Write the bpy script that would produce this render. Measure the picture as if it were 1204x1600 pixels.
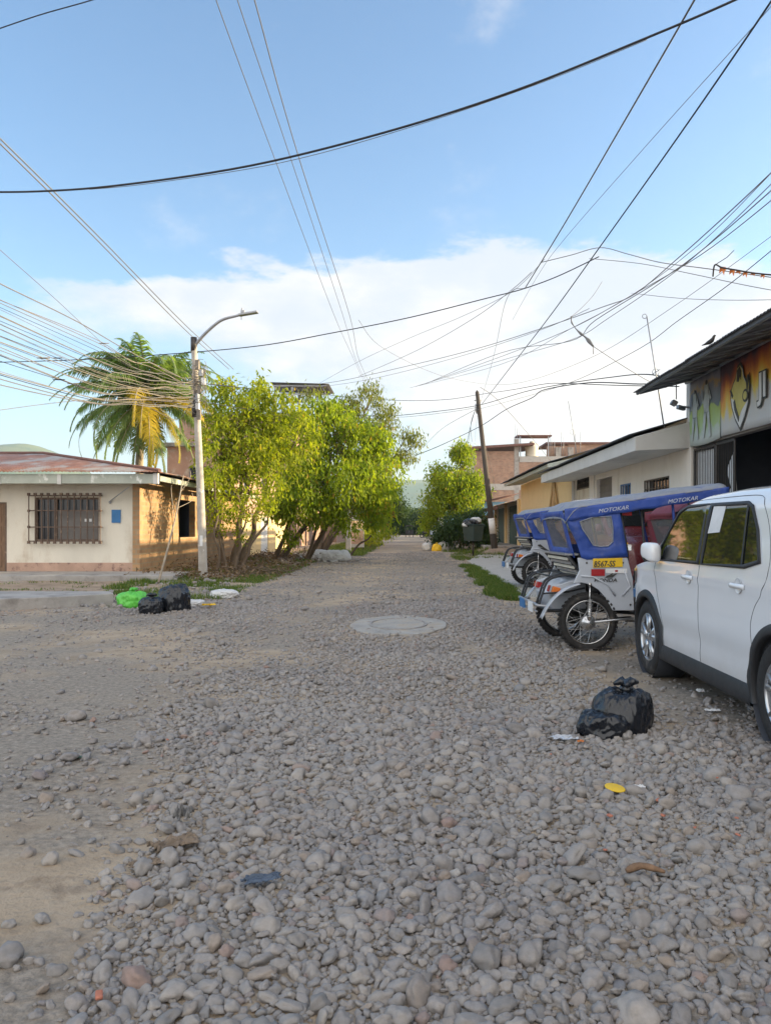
import bpy, bmesh, math, random
import numpy as np
from mathutils import Vector, Matrix, noise as mnoise
random.seed(7); RS = np.random.RandomState(11)
S = bpy.context.scene
for o in list(bpy.data.objects): bpy.data.objects.remove(o)
R = math.radians
# ---------------------------------------------------------------- camera
cd = bpy.data.cameras.new('camera'); cam = bpy.data.objects.new('camera', cd); S.collection.objects.link(cam); S.camera = cam
cam.location = (0, 0, 1.35); cam.rotation_euler = (R(90), 0, 0)
cd.sensor_fit = 'VERTICAL'; cd.sensor_height = 36; cd.lens = 27
cd.shift_x = -38/1600; cd.shift_y = 25/1600
cd.clip_start = .05; cd.clip_end = 9000
S.render.resolution_x = 770; S.render.resolution_y = 1024
# ---------------------------------------------------------------- sky and sun
SUN_EL, SUN_AZ = R(13), R(84)          # azimuth measured from +Y (down the street) towards +X
w = bpy.data.worlds.new("World"); S.world = w; w.use_nodes = True
nt = w.node_tree; nt.nodes.clear()
def N(t, **k):
    n = nt.nodes.new(t)
    for a, b in k.items(): setattr(n, a, b)
    return n
def math_n(op, a, b=None, c=None):
    n = N('ShaderNodeMath', operation=op)
    for i, v in enumerate((a, b, c)):
        if v is None: continue
        if isinstance(v, (int, float)): n.inputs[i].default_value = v
        else: nt.links.new(v, n.inputs[i])
    return n.outputs[0]
def mrange(v, a, b, c=0., d=1., smooth=True):
    n = N('ShaderNodeMapRange', interpolation_type='SMOOTHSTEP' if smooth else 'LINEAR')
    nt.links.new(v, n.inputs[0])
    for i, q in enumerate((a, b, c, d)):
        if isinstance(q, (int, float)): n.inputs[i+1].default_value = q
        else: nt.links.new(q, n.inputs[i+1])
    return n.outputs[0]
sky = N('ShaderNodeTexSky', sky_type='NISHITA', sun_disc=False)
sky.sun_elevation = SUN_EL; sky.sun_rotation = SUN_AZ
sky.altitude = 300; sky.air_density = 1.0; sky.dust_density = 1.2; sky.ozone_density = 1.6
tc = N('ShaderNodeTexCoord'); sp = N('ShaderNodeSeparateXYZ'); nt.links.new(tc.outputs['Generated'], sp.inputs[0])
dx, dy, dz = sp.outputs
def wnoise(scale, sx, sy, sz, detail=6, rough=.55, off=0):
    mp = N('ShaderNodeMapping'); mp.inputs['Scale'].default_value = (sx, sy, sz); mp.inputs['Location'].default_value = (off, off*.7, off*.3)
    nt.links.new(tc.outputs['Generated'], mp.inputs[0])
    n = N('ShaderNodeTexNoise'); n.inputs['Scale'].default_value = scale; n.inputs['Detail'].default_value = detail; n.inputs['Roughness'].default_value = rough
    nt.links.new(mp.outputs[0], n.inputs['Vector']); return n.outputs['Fac']
n1 = wnoise(3.2, 1, 1, 2.2, 8, .58, 2.3); n2 = wnoise(9, 1, 1, 3, 8, .6, 5.1); n3 = wnoise(2.1, 1.6, 1, 2.5, 9, .62, 9.7)
e = math_n('ADD', dz, math_n('MULTIPLY', math_n('SUBTRACT', n1, .5), .20))
e = math_n('ADD', e, math_n('MULTIPLY', math_n('SUBTRACT', n2, .5), .09))
xo = math_n('SUBTRACT', dx, .06)
top = math_n('SUBTRACT', .322, math_n('MULTIPLY', math_n('MULTIPLY', xo, xo), .27))
mt = mrange(e, math_n('SUBTRACT', top, .012), math_n('ADD', top, .012), 1., 0.)
low = math_n('SUBTRACT', .135, math_n('MULTIPLY', dx, .29))
mb = mrange(e, math_n('SUBTRACT', low, .05), math_n('ADD', low, .05), 0., 1.)
cm = math_n('MULTIPLY', math_n('MULTIPLY', mt, mb), mrange(dy, -.25, .15, .25, 1.))
wisp = math_n('MULTIPLY', mrange(n3, .56, .78, 0., .5), mrange(dz, .2, .35, 0., 1.))
cm = math_n('MULTIPLY', math_n('MAXIMUM', cm, wisp), .93)
hz = mrange(dz, 0., .30, .62, 0.)          # pale air low over the horizon
bg = N('ShaderNodeBackground'); bg.inputs[1].default_value = .143
hs = N('ShaderNodeHueSaturation'); hs.inputs['Saturation'].default_value = 1.10
nt.links.new(sky.outputs[0], hs.inputs['Color']); nt.links.new(hs.outputs[0], bg.inputs[0])
bh = N('ShaderNodeBackground'); bh.inputs[0].default_value = (.66, .80, 1, 1); bh.inputs[1].default_value = .36
bc = N('ShaderNodeBackground'); bc.inputs[1].default_value = 1.0
cr = N('ShaderNodeMix', data_type='RGBA'); cr.inputs[6].default_value = (.33, .355, .395, 1); cr.inputs[7].default_value = (.47, .45, .43, 1)
nt.links.new(mrange(n1, .38, .6, 0., 1.), cr.inputs[0]); nt.links.new(cr.outputs[2], bc.inputs[0])
m0 = N('ShaderNodeMixShader'); nt.links.new(hz, m0.inputs[0]); nt.links.new(bg.outputs[0], m0.inputs[1]); nt.links.new(bh.outputs[0], m0.inputs[2])
m1 = N('ShaderNodeMixShader'); nt.links.new(cm, m1.inputs[0]); nt.links.new(m0.outputs[0], m1.inputs[1]); nt.links.new(bc.outputs[0], m1.inputs[2])
# unseen bright clouds behind the viewer, added as fill light for the shaded ground
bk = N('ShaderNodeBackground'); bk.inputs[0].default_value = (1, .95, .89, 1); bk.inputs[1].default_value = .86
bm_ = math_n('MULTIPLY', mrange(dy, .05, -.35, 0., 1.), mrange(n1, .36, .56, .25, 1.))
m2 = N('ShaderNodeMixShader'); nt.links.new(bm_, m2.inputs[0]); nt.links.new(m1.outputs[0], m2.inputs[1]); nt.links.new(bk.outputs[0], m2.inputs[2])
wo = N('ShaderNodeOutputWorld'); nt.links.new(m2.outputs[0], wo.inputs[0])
sl = bpy.data.lights.new('sun', 'SUN'); sl.energy = 5.0; sl.angle = R(.6); sl.color = (1, .79, .48)
so = bpy.data.objects.new('sun', sl); S.collection.objects.link(so)
sdir = Vector((math.sin(SUN_AZ)*math.cos(SUN_EL), math.cos(SUN_AZ)*math.cos(SUN_EL), math.sin(SUN_EL)))
so.rotation_euler = sdir.to_track_quat('Z', 'Y').to_euler(); so.location = sdir*60
S.view_settings.view_transform = 'Standard'; S.view_settings.look = 'None'; S.view_settings.gamma = 1
S.view_settings.exposure = 1.35
# ---------------------------------------------------------------- helpers
C = S.collection
def P(px, py, D): return Vector(((px-640)*D/1200, D, 1.35-(py-825)*D/1200))   # a point of the photo at depth D
def tag(o, label=None, cat=None, group=None, kind=None):
    if label: o['label'] = label
    if cat: o['category'] = cat
    if group: o['group'] = group
    if kind: o['kind'] = kind
    return o
def thing(name, label, cat, loc=(0, 0, 0), rz=0, group=None):
    o = bpy.data.objects.new(name, None); C.objects.link(o); o.empty_display_size = .2
    o.location = loc; o.rotation_euler = (0, 0, rz); return tag(o, label, cat, group)
def copy_tree(o, parent=None):
    c = o.copy(); C.objects.link(c); c.parent = parent
    for ch in list(o.children): copy_tree(ch, c)
    return c
class MB:
    def __init__(s): s.v = []; s.f = []; s.m = []; s.s = []
    def add(s, vs, fs, m=0, sm=False):
        b = len(s.v); s.v += [tuple(p) for p in vs]
        for f in fs: s.f.append(tuple(i+b for i in f)); s.m.append(m); s.s.append(sm)
        return s
    def box(s, x0, x1, y0, y1, z0, z1, m=0):
        return s.add([(x0,y0,z0),(x1,y0,z0),(x1,y1,z0),(x0,y1,z0),(x0,y0,z1),(x1,y0,z1),(x1,y1,z1),(x0,y1,z1)],
              [(3,2,1,0),(4,5,6,7),(0,1,5,4),(1,2,6,5),(2,3,7,6),(3,0,4,7)], m)
    def obox(s, c, size, rot=(0,0,0), m=0):
        from mathutils import Euler
        M = Euler(rot).to_matrix(); c = Vector(c); h = [q/2 for q in size]
        vs = [c+M@Vector((a*h[0], b*h[1], d*h[2])) for d in (-1,1) for a, b in ((-1,-1),(1,-1),(1,1),(-1,1))]
        return s.add(vs, [(3,2,1,0),(4,5,6,7),(0,1,5,4),(1,2,6,5),(2,3,7,6),(3,0,4,7)], m)
    def tube(s, pts, r, n=8, m=0, caps=True, sm=True, closed=False):
        pts = [Vector(p) for p in pts]; k = len(pts)
        rr = r if isinstance(r, (list, tuple)) else [r]*k
        vs = []; up = None
        for i in range(k):
            a = pts[i-1] if (i > 0 or closed) else pts[i]; b = pts[(i+1) % k] if (i < k-1 or closed) else pts[i]
            t = (b-a).normalized() if (b-a).length > 1e-9 else Vector((0,0,1))
            if up is None:
                up = Vector((0,0,1)) if abs(t.z) < .9 else Vector((1,0,0))
            u = up-t*up.dot(t)
            if u.length < 1e-6: u = t.orthogonal()
            u.normalize(); w_ = t.cross(u); up = u
            for j in range(n):
                q = 2*math.pi*j/n; vs.append(pts[i]+(u*math.cos(q)+w_*math.sin(q))*rr[i])
        fs = []
        for i in range(k if closed else k-1):
            for j in range(n):
                a = i*n+j; b = i*n+(j+1) % n; c = ((i+1) % k)*n+(j+1) % n; d = ((i+1) % k)*n+j
                fs.append((a, b, c, d))
        s.add(vs, fs, m, sm)
        if caps and not closed:
            b = len(s.v)-len(vs)
            s.f.append(tuple(b+j for j in range(n))[::-1]); s.m.append(m); s.s.append(False)
            s.f.append(tuple(b+(k-1)*n+j for j in range(n))); s.m.append(m); s.s.append(False)
        return s
    def lathe(s, prof, o=(0,0,0), ax=(0,0,1), n=24, m=0, sm=True, closed=False):
        ax = Vector(ax).normalized(); u = ax.orthogonal().normalized(); v = ax.cross(u); o = Vector(o)
        vs = []; k = len(prof)
        for r, h in prof:
            for j in range(n):
                q = 2*math.pi*j/n; vs.append(o+ax*h+(u*math.cos(q)+v*math.sin(q))*r)
        fs = [(i*n+j, i*n+(j+1) % n, ((i+1) % k)*n+(j+1) % n, ((i+1) % k)*n+j) for i in range(k if closed else k-1) for j in range(n)]
        return s.add(vs, fs, m, sm)
    def torus(s, c, ax, Rr, r, n=32, k=8, m=0):
        return s.lathe([(Rr+r*math.cos(2*math.pi*i/k), r*math.sin(2*math.pi*i/k)) for i in range(k)], c, ax, n, m, True, True)
    def prism(s, poly, vec, m=0, m2=None):
        n = len(poly); poly = [Vector(p) for p in poly]; vec = Vector(vec)
        s.add(poly+[p+vec for p in poly], [tuple(range(n))[::-1], tuple(range(n, 2*n))], m)
        b = len(s.v)-2*n
        for i in range(n):
            s.f.append((b+i, b+(i+1) % n, b+n+(i+1) % n, b+n+i)); s.m.append(m if m2 is None else m2); s.s.append(False)
        return s
    def ball(s, c, r, n=12, k=8, m=0):
        if not isinstance(r, (tuple, list)): r = (r, r, r)
        vs = []; fs = []
        for i in range(k+1):
            a = math.pi*i/k
            for j in range(n):
                q = 2*math.pi*j/n; vs.append((c[0]+r[0]*math.sin(a)*math.cos(q), c[1]+r[1]*math.sin(a)*math.sin(q), c[2]+r[2]*math.cos(a)))
        for i in range(k):
            for j in range(n): fs.append((i*n+j, (i+1)*n+j, (i+1)*n+(j+1) % n, i*n+(j+1) % n))
        return s.add(vs, fs, m, True)
    def grid(s, fn, nu, nv, m=0, sm=True):
        vs = [fn(i/nu, j/nv) for i in range(nu+1) for j in range(nv+1)]
        fs = [(i*(nv+1)+j, (i+1)*(nv+1)+j, (i+1)*(nv+1)+j+1, i*(nv+1)+j+1) for i in range(nu) for j in range(nv)]
        return s.add(vs, fs, m, sm)
    def build(s, name, mats, parent=None, bevel=0, solid=0, loc=None):
        me = bpy.data.meshes.new(name); me.from_pydata(s.v, [], s.f)
        if not isinstance(mats, (list, tuple)): mats = [mats]
        for q in mats: me.materials.append(q)
        me.polygons.foreach_set('material_index', s.m); me.polygons.foreach_set('use_smooth', s.s); me.update()
        bm = bmesh.new(); bm.from_mesh(me); bmesh.ops.recalc_face_normals(bm, faces=bm.faces); bm.to_mesh(me); bm.free()
        o = bpy.data.objects.new(name, me); C.objects.link(o)
        if parent: o.parent = parent
        if loc: o.location = loc
        if solid:
            md = o.modifiers.new('t', 'SOLIDIFY'); md.thickness = solid; md.offset = 0
        if bevel:
            md = o.modifiers.new('b', 'BEVEL'); md.width = bevel; md.segments = 2; md.limit_method = 'ANGLE'; md.angle_limit = R(35)
        return o
def np_mesh(name, V, F, mats, parent=None, attrs=None, smooth=False):
    """V (n,3), F (m,k) numpy arrays; attrs: dict name -> per-face rgba"""
    me = bpy.data.meshes.new(name); V = np.asarray(V, np.float32); F = np.asarray(F, np.int32); m, k = F.shape
    me.vertices.add(len(V)); me.vertices.foreach_set('co', V.ravel())
    me.loops.add(m*k); me.loops.foreach_set('vertex_index', F.ravel())
    me.polygons.add(m); me.polygons.foreach_set('loop_start', np.arange(0, m*k, k, dtype=np.int32)); me.polygons.foreach_set('loop_total', np.full(m, k, np.int32))
    if smooth: me.polygons.foreach_set('use_smooth', np.ones(m, bool))
    me.update(calc_edges=True)
    for a, d in (attrs or {}).items():
        at = me.attributes.new(a, 'FLOAT', 'FACE'); at.data.foreach_set('value', np.asarray(d, np.float32))
    if not isinstance(mats, (list, tuple)): mats = [mats]
    for q in mats: me.materials.append(q)
    o = bpy.data.objects.new(name, me); C.objects.link(o)
    if parent: o.parent = parent
    return o
def smooth_path(pts, n=8):
    pts = [Vector(p) for p in pts]; out = []
    for i in range(len(pts)-1):
        a = pts[max(i-1, 0)]; b = pts[i]; c = pts[i+1]; d = pts[min(i+2, len(pts)-1)]
        for k in range(n):
            t = k/n
            out.append(.5*((2*b)+(c-a)*t+(2*a-5*b+4*c-d)*t*t+(3*b-a-3*c+d)*t**3))
    return out+[pts[-1]]
def vnoise(x, y, seed=0):
    xi = np.floor(x).astype(np.int64); yi = np.floor(y).astype(np.int64); fx = x-xi; fy = y-yi
    fx = fx*fx*(3-2*fx); fy = fy*fy*(3-2*fy)
    def h(a, b):
        q = (a*374761393+b*668265263+seed*974634777) & 0xffffffff
        q = ((q ^ (q >> 13))*1274126177) & 0xffffffff
        return ((q ^ (q >> 16)) & 0xffff)/65535.
    return (h(xi, yi)*(1-fx)+h(xi+1, yi)*fx)*(1-fy)+(h(xi, yi+1)*(1-fx)+h(xi+1, yi+1)*fx)*fy
def fbm(x, y, seed=0, o=4):
    x = np.asarray(x, float); y = np.asarray(y, float); r = 0; a = .5; t = 0
    for i in range(o): r = r+a*vnoise(x*2**i, y*2**i, seed+i); t += a; a *= .5
    return r/t
# ---------------------------------------------------------------- materials
MATS = {}
def mat(name, col, rough=.8, var=.18, scale=3., bump=.15, bscale=40., metal=0., col2=None, c2fac=(.55, .7), c2scale=1.5, stretch=(1,1,1),
        spec=.5, coat=0., trans=0., extra=None, world=False):
    m = bpy.data.materials.new(name); m.use_nodes = True; t = m.node_tree; b = t.nodes['Principled BSDF']; L = t.links.new
    tcn = t.nodes.new('ShaderNodeTexCoord'); geo = t.nodes.new('ShaderNodeNewGeometry')
    src = geo.outputs['Position'] if world else tcn.outputs['Object']
    mp = t.nodes.new('ShaderNodeMapping'); mp.inputs['Scale'].default_value = stretch; L(src, mp.inputs[0]); src = mp.outputs[0]
    def nz(sc, d=5, r=.55):
        n = t.nodes.new('ShaderNodeTexNoise'); n.inputs['Scale'].default_value = sc; n.inputs['Detail'].default_value = d; n.inputs['Roughness'].default_value = r
        L(src, n.inputs['Vector']); return n.outputs['Fac']
    a = nz(scale)
    mr = t.nodes.new('ShaderNodeMapRange'); mr.inputs[1].default_value = .3; mr.inputs[2].default_value = .7; mr.inputs[3].default_value = 1-var; mr.inputs[4].default_value = 1+var
    L(a, mr.inputs[0])
    vm = t.nodes.new('ShaderNodeVectorMath'); vm.operation = 'SCALE'; vm.inputs[0].default_value = col[:3]; L(mr.outputs[0], vm.inputs['Scale'])
    out = vm.outputs[0]
    if col2:
        q = nz(c2scale, 8, .65); r2 = t.nodes.new('ShaderNodeMapRange'); r2.interpolation_type = 'SMOOTHSTEP'
        r2.inputs[1].default_value = c2fac[0]; r2.inputs[2].default_value = c2fac[1]; L(q, r2.inputs[0])
        mx = t.nodes.new('ShaderNodeMix'); mx.data_type = 'RGBA'; L(r2.outputs[0], mx.inputs[0]); L(out, mx.inputs[6]); mx.inputs[7].default_value = (*col2[:3], 1)
        out = mx.outputs[2]
    if extra: out = extra(t, out, src, nz)
    L(out, b.inputs['Base Color'])
    b.inputs['Metallic'].default_value = metal; b.inputs['Specular IOR Level'].default_value = spec
    b.inputs['Coat Weight'].default_value = coat
    rr = t.nodes.new('ShaderNodeMapRange'); rr.inputs[3].default_value = max(rough-.1*(rough > .2), .02); rr.inputs[4].default_value = min(rough+.1*(rough > .2), 1); L(nz(scale*2.7), rr.inputs[0]); L(rr.outputs[0], b.inputs['Roughness'])
    if bump:
        bp = t.nodes.new('ShaderNodeBump'); bp.inputs['Strength'].default_value = bump; bp.inputs['Distance'].default_value = .02
        L(nz(bscale, 6, .6), bp.inputs['Height']); L(bp.outputs[0], b.inputs['Normal'])
    if trans: b.inputs['Transmission Weight'].default_value = trans
    MATS[name] = m; return m
def leafmat(name, c1, c2, tr=.5, dead=None):
    m = bpy.data.materials.new(name); m.use_nodes = True; t = m.node_tree; L = t.links.new; t.nodes.clear()
    at = t.nodes.new('ShaderNodeAttribute'); at.attribute_name = 'rnd'
    rp = t.nodes.new('ShaderNodeValToRGB'); rp.color_ramp.elements[0].color = (*c1, 1); rp.color_ramp.elements[1].color = (*c2, 1); rp.color_ramp.elements[1].position = .82
    if dead: q = rp.color_ramp.elements.new(.992); q.color = (*dead, 1)
    L(at.outputs['Fac'], rp.inputs[0])
    df = t.nodes.new('ShaderNodeBsdfPrincipled'); df.inputs['Roughness'].default_value = .6; df.inputs['Specular IOR Level'].default_value = .25
    L(rp.outputs[0], df.inputs['Base Color'])
    tl = t.nodes.new('ShaderNodeBsdfTranslucent'); g = t.nodes.new('ShaderNodeVectorMath'); g.operation = 'MULTIPLY'; g.inputs[1].default_value = (1.75, 1.75, .65)
    L(rp.outputs[0], g.inputs[0]); L(g.outputs[0], tl.inputs[0])
    mx = t.nodes.new('ShaderNodeMixShader'); mx.inputs[0].default_value = tr; L(df.outputs[0], mx.inputs[1]); L(tl.outputs[0], mx.inputs[2])
    o = t.nodes.new('ShaderNodeOutputMaterial'); L(mx.outputs[0], o.inputs[0]); MATS[name] = m; return m
def glassmat(name, col, rough=.05, alpha=1., spec=.5):
    m = bpy.data.materials.new(name); m.use_nodes = True; b = m.node_tree.nodes['Principled BSDF']
    b.inputs['Base Color'].default_value = (*col, 1); b.inputs['Roughness'].default_value = rough; b.inputs['Alpha'].default_value = alpha
    b.inputs['Specular IOR Level'].default_value = spec; MATS[name] = m; return m
def brick_extra(c1, c2, mortar, bw=.24, bh=.10, ms=.015):
    def f(t, out, src, nz):
        L = t.links.new; geo = t.nodes.new('ShaderNodeNewGeometry'); s_ = t.nodes.new('ShaderNodeSeparateXYZ'); L(geo.outputs['Position'], s_.inputs[0])
        ad = t.nodes.new('ShaderNodeMath'); ad.operation = 'ADD'; L(s_.outputs[0], ad.inputs[0]); L(s_.outputs[1], ad.inputs[1])
        cb = t.nodes.new('ShaderNodeCombineXYZ'); L(ad.outputs[0], cb.inputs[0]); L(s_.outputs[2], cb.inputs[1])
        br = t.nodes.new('ShaderNodeTexBrick'); L(cb.outputs[0], br.inputs['Vector']); br.inputs['Scale'].default_value = 1
        br.inputs['Brick Width'].default_value = bw; br.inputs['Row Height'].default_value = bh; br.inputs['Mortar Size'].default_value = ms
        br.inputs['Color1'].default_value = (*c1, 1); br.inputs['Color2'].default_value = (*c2, 1); br.inputs['Mortar'].default_value = (*mortar, 1); br.inputs['Bias'].default_value = -.1
        mx = t.nodes.new('ShaderNodeMix'); mx.data_type = 'RGBA'; mx.blend_type = 'MULTIPLY'; mx.inputs[0].default_value = 1; L(br.outputs[0], mx.inputs[6]); L(out, mx.inputs[7])
        return mx.outputs[2]
    return f
concrete = mat('concrete', (.34,.32,.30), .9, .2, 2.5, .35, 45, col2=(.20,.185,.17), c2fac=(.5,.72), c2scale=2.2)
concrete_pale = mat('concrete_pale', (.44,.42,.39), .9, .15, 3, .3, 50, col2=(.28,.26,.24), c2fac=(.52,.72), c2scale=3)
pole_conc = mat('pole_concrete', (.40,.37,.33), .9, .2, 4, .4, 60, col2=(.62,.60,.56), c2fac=(.6,.64), c2scale=7)
plaster_w = mat('plaster_white', (.74,.70,.64), .85, .06, 1.2, .15, 25, col2=(.50,.44,.36), c2fac=(.55,.85), c2scale=1.1, stretch=(1,1,.5))
plaster_c = mat('plaster_cream', (.70,.65,.55), .85, .08, 1.0, .25, 25, col2=(.50,.40,.29), c2fac=(.50,.74), c2scale=1.1, stretch=(1.6,1.6,.7))
plinth = mat('plinth_pink', (.47,.31,.235), .9, .15, 3, .4, 35, col2=(.22,.13,.11), c2fac=(.55,.68), c2scale=4)
plaster_y = mat('plaster_yellow', (.72,.54,.28), .85, .06, 1.5, .1, col2=(.60,.44,.24), c2fac=(.55,.8))
plaster_b = mat('plaster_blue', (.22,.40,.55), .85, .1, 2, .1, col2=(.45,.50,.52), c2fac=(.55,.7))
plaster_p = mat('plaster_pink', (.50,.30,.22), .85, .12, 2, .2, col2=(.62,.52,.44), c2fac=(.5,.7))
fascia_m = mat('fascia_green_grey', (.42,.45,.39), .8, .1, 3, .2, col2=(.74,.75,.70), c2fac=(.60,.66), c2scale=2.6, stretch=(1.3,1,.8))
fascia_w = mat('fascia_white', (.62,.61,.58), .8, .06, 2, .1, col2=(.45,.43,.40), c2fac=(.55,.8), c2scale=1.5)
rust = mat('rusty_sheet', (.34,.165,.105), .65, .3, 3, .3, 60, metal=.15, col2=(.40,.37,.34), c2fac=(.46,.60), c2scale=.7, stretch=(1.6,.8,1))
rust_d = mat('dark_sheet', (.17,.085,.07), .7, .2, 3, .2, 50, metal=.1)
slate = mat('grey_sheet', (.10,.105,.115), .6, .2, 3, .2, 50, metal=.2, col2=(.18,.15,.13), c2fac=(.55,.7))
soffit = mat('soffit_dark', (.085,.09,.10), .8, .2, 5, .2, 30)
brick = mat('brick_red', (1,1,1), .9, .2, 2, .3, 30, extra=brick_extra((.42,.23,.15),(.30,.165,.11),(.30,.26,.22)))
brick_old = mat('brick_old', (1,1,1), .9, .25, 1.6, .4, 30, extra=brick_extra((.44,.26,.13),(.33,.19,.10),(.33,.245,.15), .26, .13, .02))
wood = mat('wood', (.20,.12,.07), .75, .25, 6, .3, 30, stretch=(6,6,1))
wood_pale = mat('wood_pale', (.52,.34,.16), .7, .2, 6, .2, 30, stretch=(4,4,1))
wood_pole = mat('wood_pole', (.075,.062,.052), .85, .3, 8, .5, 40, stretch=(6,6,.6))
metal_d = mat('metal_dark', (.05,.045,.042), .5, .2, 6, .1, metal=.3)
iron_br = mat('iron_brown', (.13,.085,.06), .7, .2, 8, .2, col2=(.28,.20,.14), c2fac=(.55,.65), c2scale=9)
metal_g = mat('metal_grey', (.33,.34,.36), .45, .12, 8, .1, metal=.6)
win_dark = glassmat('window_dark', (.02,.022,.028), .12)
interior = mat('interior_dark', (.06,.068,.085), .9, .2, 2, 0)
cardboard = mat('blind_grey', (.18,.165,.155), .8, .12, 2, .1)
paper = mat('paper_white', (.70,.70,.70), .8, .08, 8, .2)
blue_pl = mat('blue_plate', (.03,.16,.38), .5, .1, 5, 0)
green_d = mat('green_shutter', (.045,.10,.075), .6, .15, 4, .1)
bark = mat('bark', (.13,.095,.065), .9, .3, 9, .6, 35, stretch=(1,1,.35))
bark_pale = mat('bark_pale', (.30,.25,.19), .9, .25, 9, .5, 35, stretch=(1,1,.35))
leaf_a = leafmat('leaf_bright', (.10,.155,.018), (.32,.35,.028), .56, (.30,.20,.05))
leaf_b = leafmat('leaf_mid', (.08,.145,.02), (.28,.34,.028), .56, (.34,.18,.05))
leaf_c = leafmat('leaf_olive', (.09,.12,.035), (.22,.24,.05), .45, (.30,.17,.12))
leaf_d = leafmat('leaf_dark', (.025,.055,.022), (.06,.10,.03), .3)
leaf_o = leafmat('leaf_orange', (.20,.14,.02), (.35,.20,.03), .5)
palm_g = leafmat('palm_green', (.10,.165,.075), (.18,.26,.09), .45)
palm_y = leafmat('palm_sunlit_yellow', (.26,.26,.04), (.48,.36,.04), .5)
dry_leaf = leafmat('dry_leaf', (.10,.065,.045), (.22,.15,.09), .2)
grass_m = leafmat('grass_blade', (.05,.10,.022), (.13,.19,.04), .4, (.28,.24,.10))
wire_k = mat('wire_black', (.018,.019,.024), .6, .1, 8, 0)
wire_g = mat('wire_grey', (.16,.155,.15), .7, .1, 8, 0)
wire_t = mat('wire_tan', (.20,.175,.145), .7, .15, 8, 0)
tyre_m = mat('tyre_rubber', (.022,.021,.021), .8, .25, 12, .3, 60, col2=(.11,.095,.08), c2fac=(.55,.75), c2scale=6)
chrome = mat('chrome', (.62,.62,.62), .25, .1, 10, 0, metal=1, col2=(.30,.27,.24), c2fac=(.6,.7), c2scale=14)
alloy = mat('alloy', (.55,.56,.58), .3, .08, 8, 0, metal=.85)
blk_pl = mat('black_plastic', (.022,.023,.026), .55, .15, 8, .15, 90)
def sill_dust(t, out, src, nz):
    L = t.links.new; tc_ = t.nodes.new('ShaderNodeTexCoord'); s_ = t.nodes.new('ShaderNodeSeparateXYZ'); L(tc_.outputs['Object'], s_.inputs[0])
    a = t.nodes.new('ShaderNodeMapRange'); a.inputs[1].default_value = .62; a.inputs[2].default_value = .28; a.inputs[3].default_value = 0; a.inputs[4].default_value = .55; L(s_.outputs[2], a.inputs[0])
    b = t.nodes.new('ShaderNodeMath'); b.operation = 'MULTIPLY'; L(a.outputs[0], b.inputs[0]); L(nz(6, 8, .7), b.inputs[1])
    mx = t.nodes.new('ShaderNodeMix'); mx.data_type = 'RGBA'; L(b.outputs[0], mx.inputs[0]); L(out, mx.inputs[6]); mx.inputs[7].default_value = (.34,.28,.22,1); return mx.outputs[2]
white_paint = mat('white_paint', (.74,.755,.78), .16, .015, 2, .02, 3, coat=.7, col2=(.66,.65,.63), c2fac=(.6,.9), c2scale=1.2, extra=sill_dust)
white_cap = mat('white_cap', (.76,.77,.79), .2, .02, 3, 0, coat=.5)
maroon_p = mat('maroon_paint', (.10,.018,.022), .25, .08, 3, 0, coat=.5)
silver_p = mat('silver_panel', (.43,.46,.51), .38, .05, 4, .03, 8, coat=.2, col2=(.30,.29,.28), c2fac=(.58,.8), c2scale=3)
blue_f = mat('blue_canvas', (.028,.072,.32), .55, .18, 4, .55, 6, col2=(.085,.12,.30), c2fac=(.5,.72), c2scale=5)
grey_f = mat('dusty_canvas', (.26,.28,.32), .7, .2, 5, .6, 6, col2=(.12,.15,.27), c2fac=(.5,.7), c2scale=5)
maroon_f = mat('maroon_canvas', (.17,.018,.035), .6, .15, 4, .4, 6)
clear_pl = glassmat('clear_plastic', (.45,.45,.45), .18, .27)
red_l = mat('red_lens', (.35,.02,.02), .2, .05, 5, 0); orange_l = mat('orange_lens', (.60,.15,.02), .2, .05, 5, 0); amber_l = mat('amber_lens', (.8,.45,.03), .2, .05, 5, 0)
yellow_pl = mat('yellow_plate', (.78,.50,.02), .5, .06, 8, 0); white_lt = mat('white_lettering', (.52,.55,.62), .6, .03, 5, 0)
seat_m = mat('seat_vinyl', (.03,.03,.035), .5, .15, 5, .2)
bag_k = mat('bag_black', (.010,.012,.017), .25, .2, 5, .6, 8, spec=.6, stretch=(1,1,.45))
bag_g = mat('bag_green', (.12,.52,.07), .4, .15, 5, .6, 9)
bag_w = mat('bag_white', (.60,.60,.60), .6, .1, 5, .5, 10)
dirt_pile = mat('dirt_pile', (.27,.185,.12), .95, .25, 5, .7, 30, col2=(.17,.12,.085))
fabric_b = mat('cloth_blue', (.085,.115,.165), .9, .2, 9, .4, 30); fabric_t = mat('cloth_sack', (.22,.17,.125), .95, .3, 20, .6, 60)
bin_g = mat('bin_green', (.02,.045,.045), .5, .15, 5, .1)
tank_m = mat('tank_cream', (.60,.56,.47), .6, .06, 3, 0)
print('p0 done')
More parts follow.
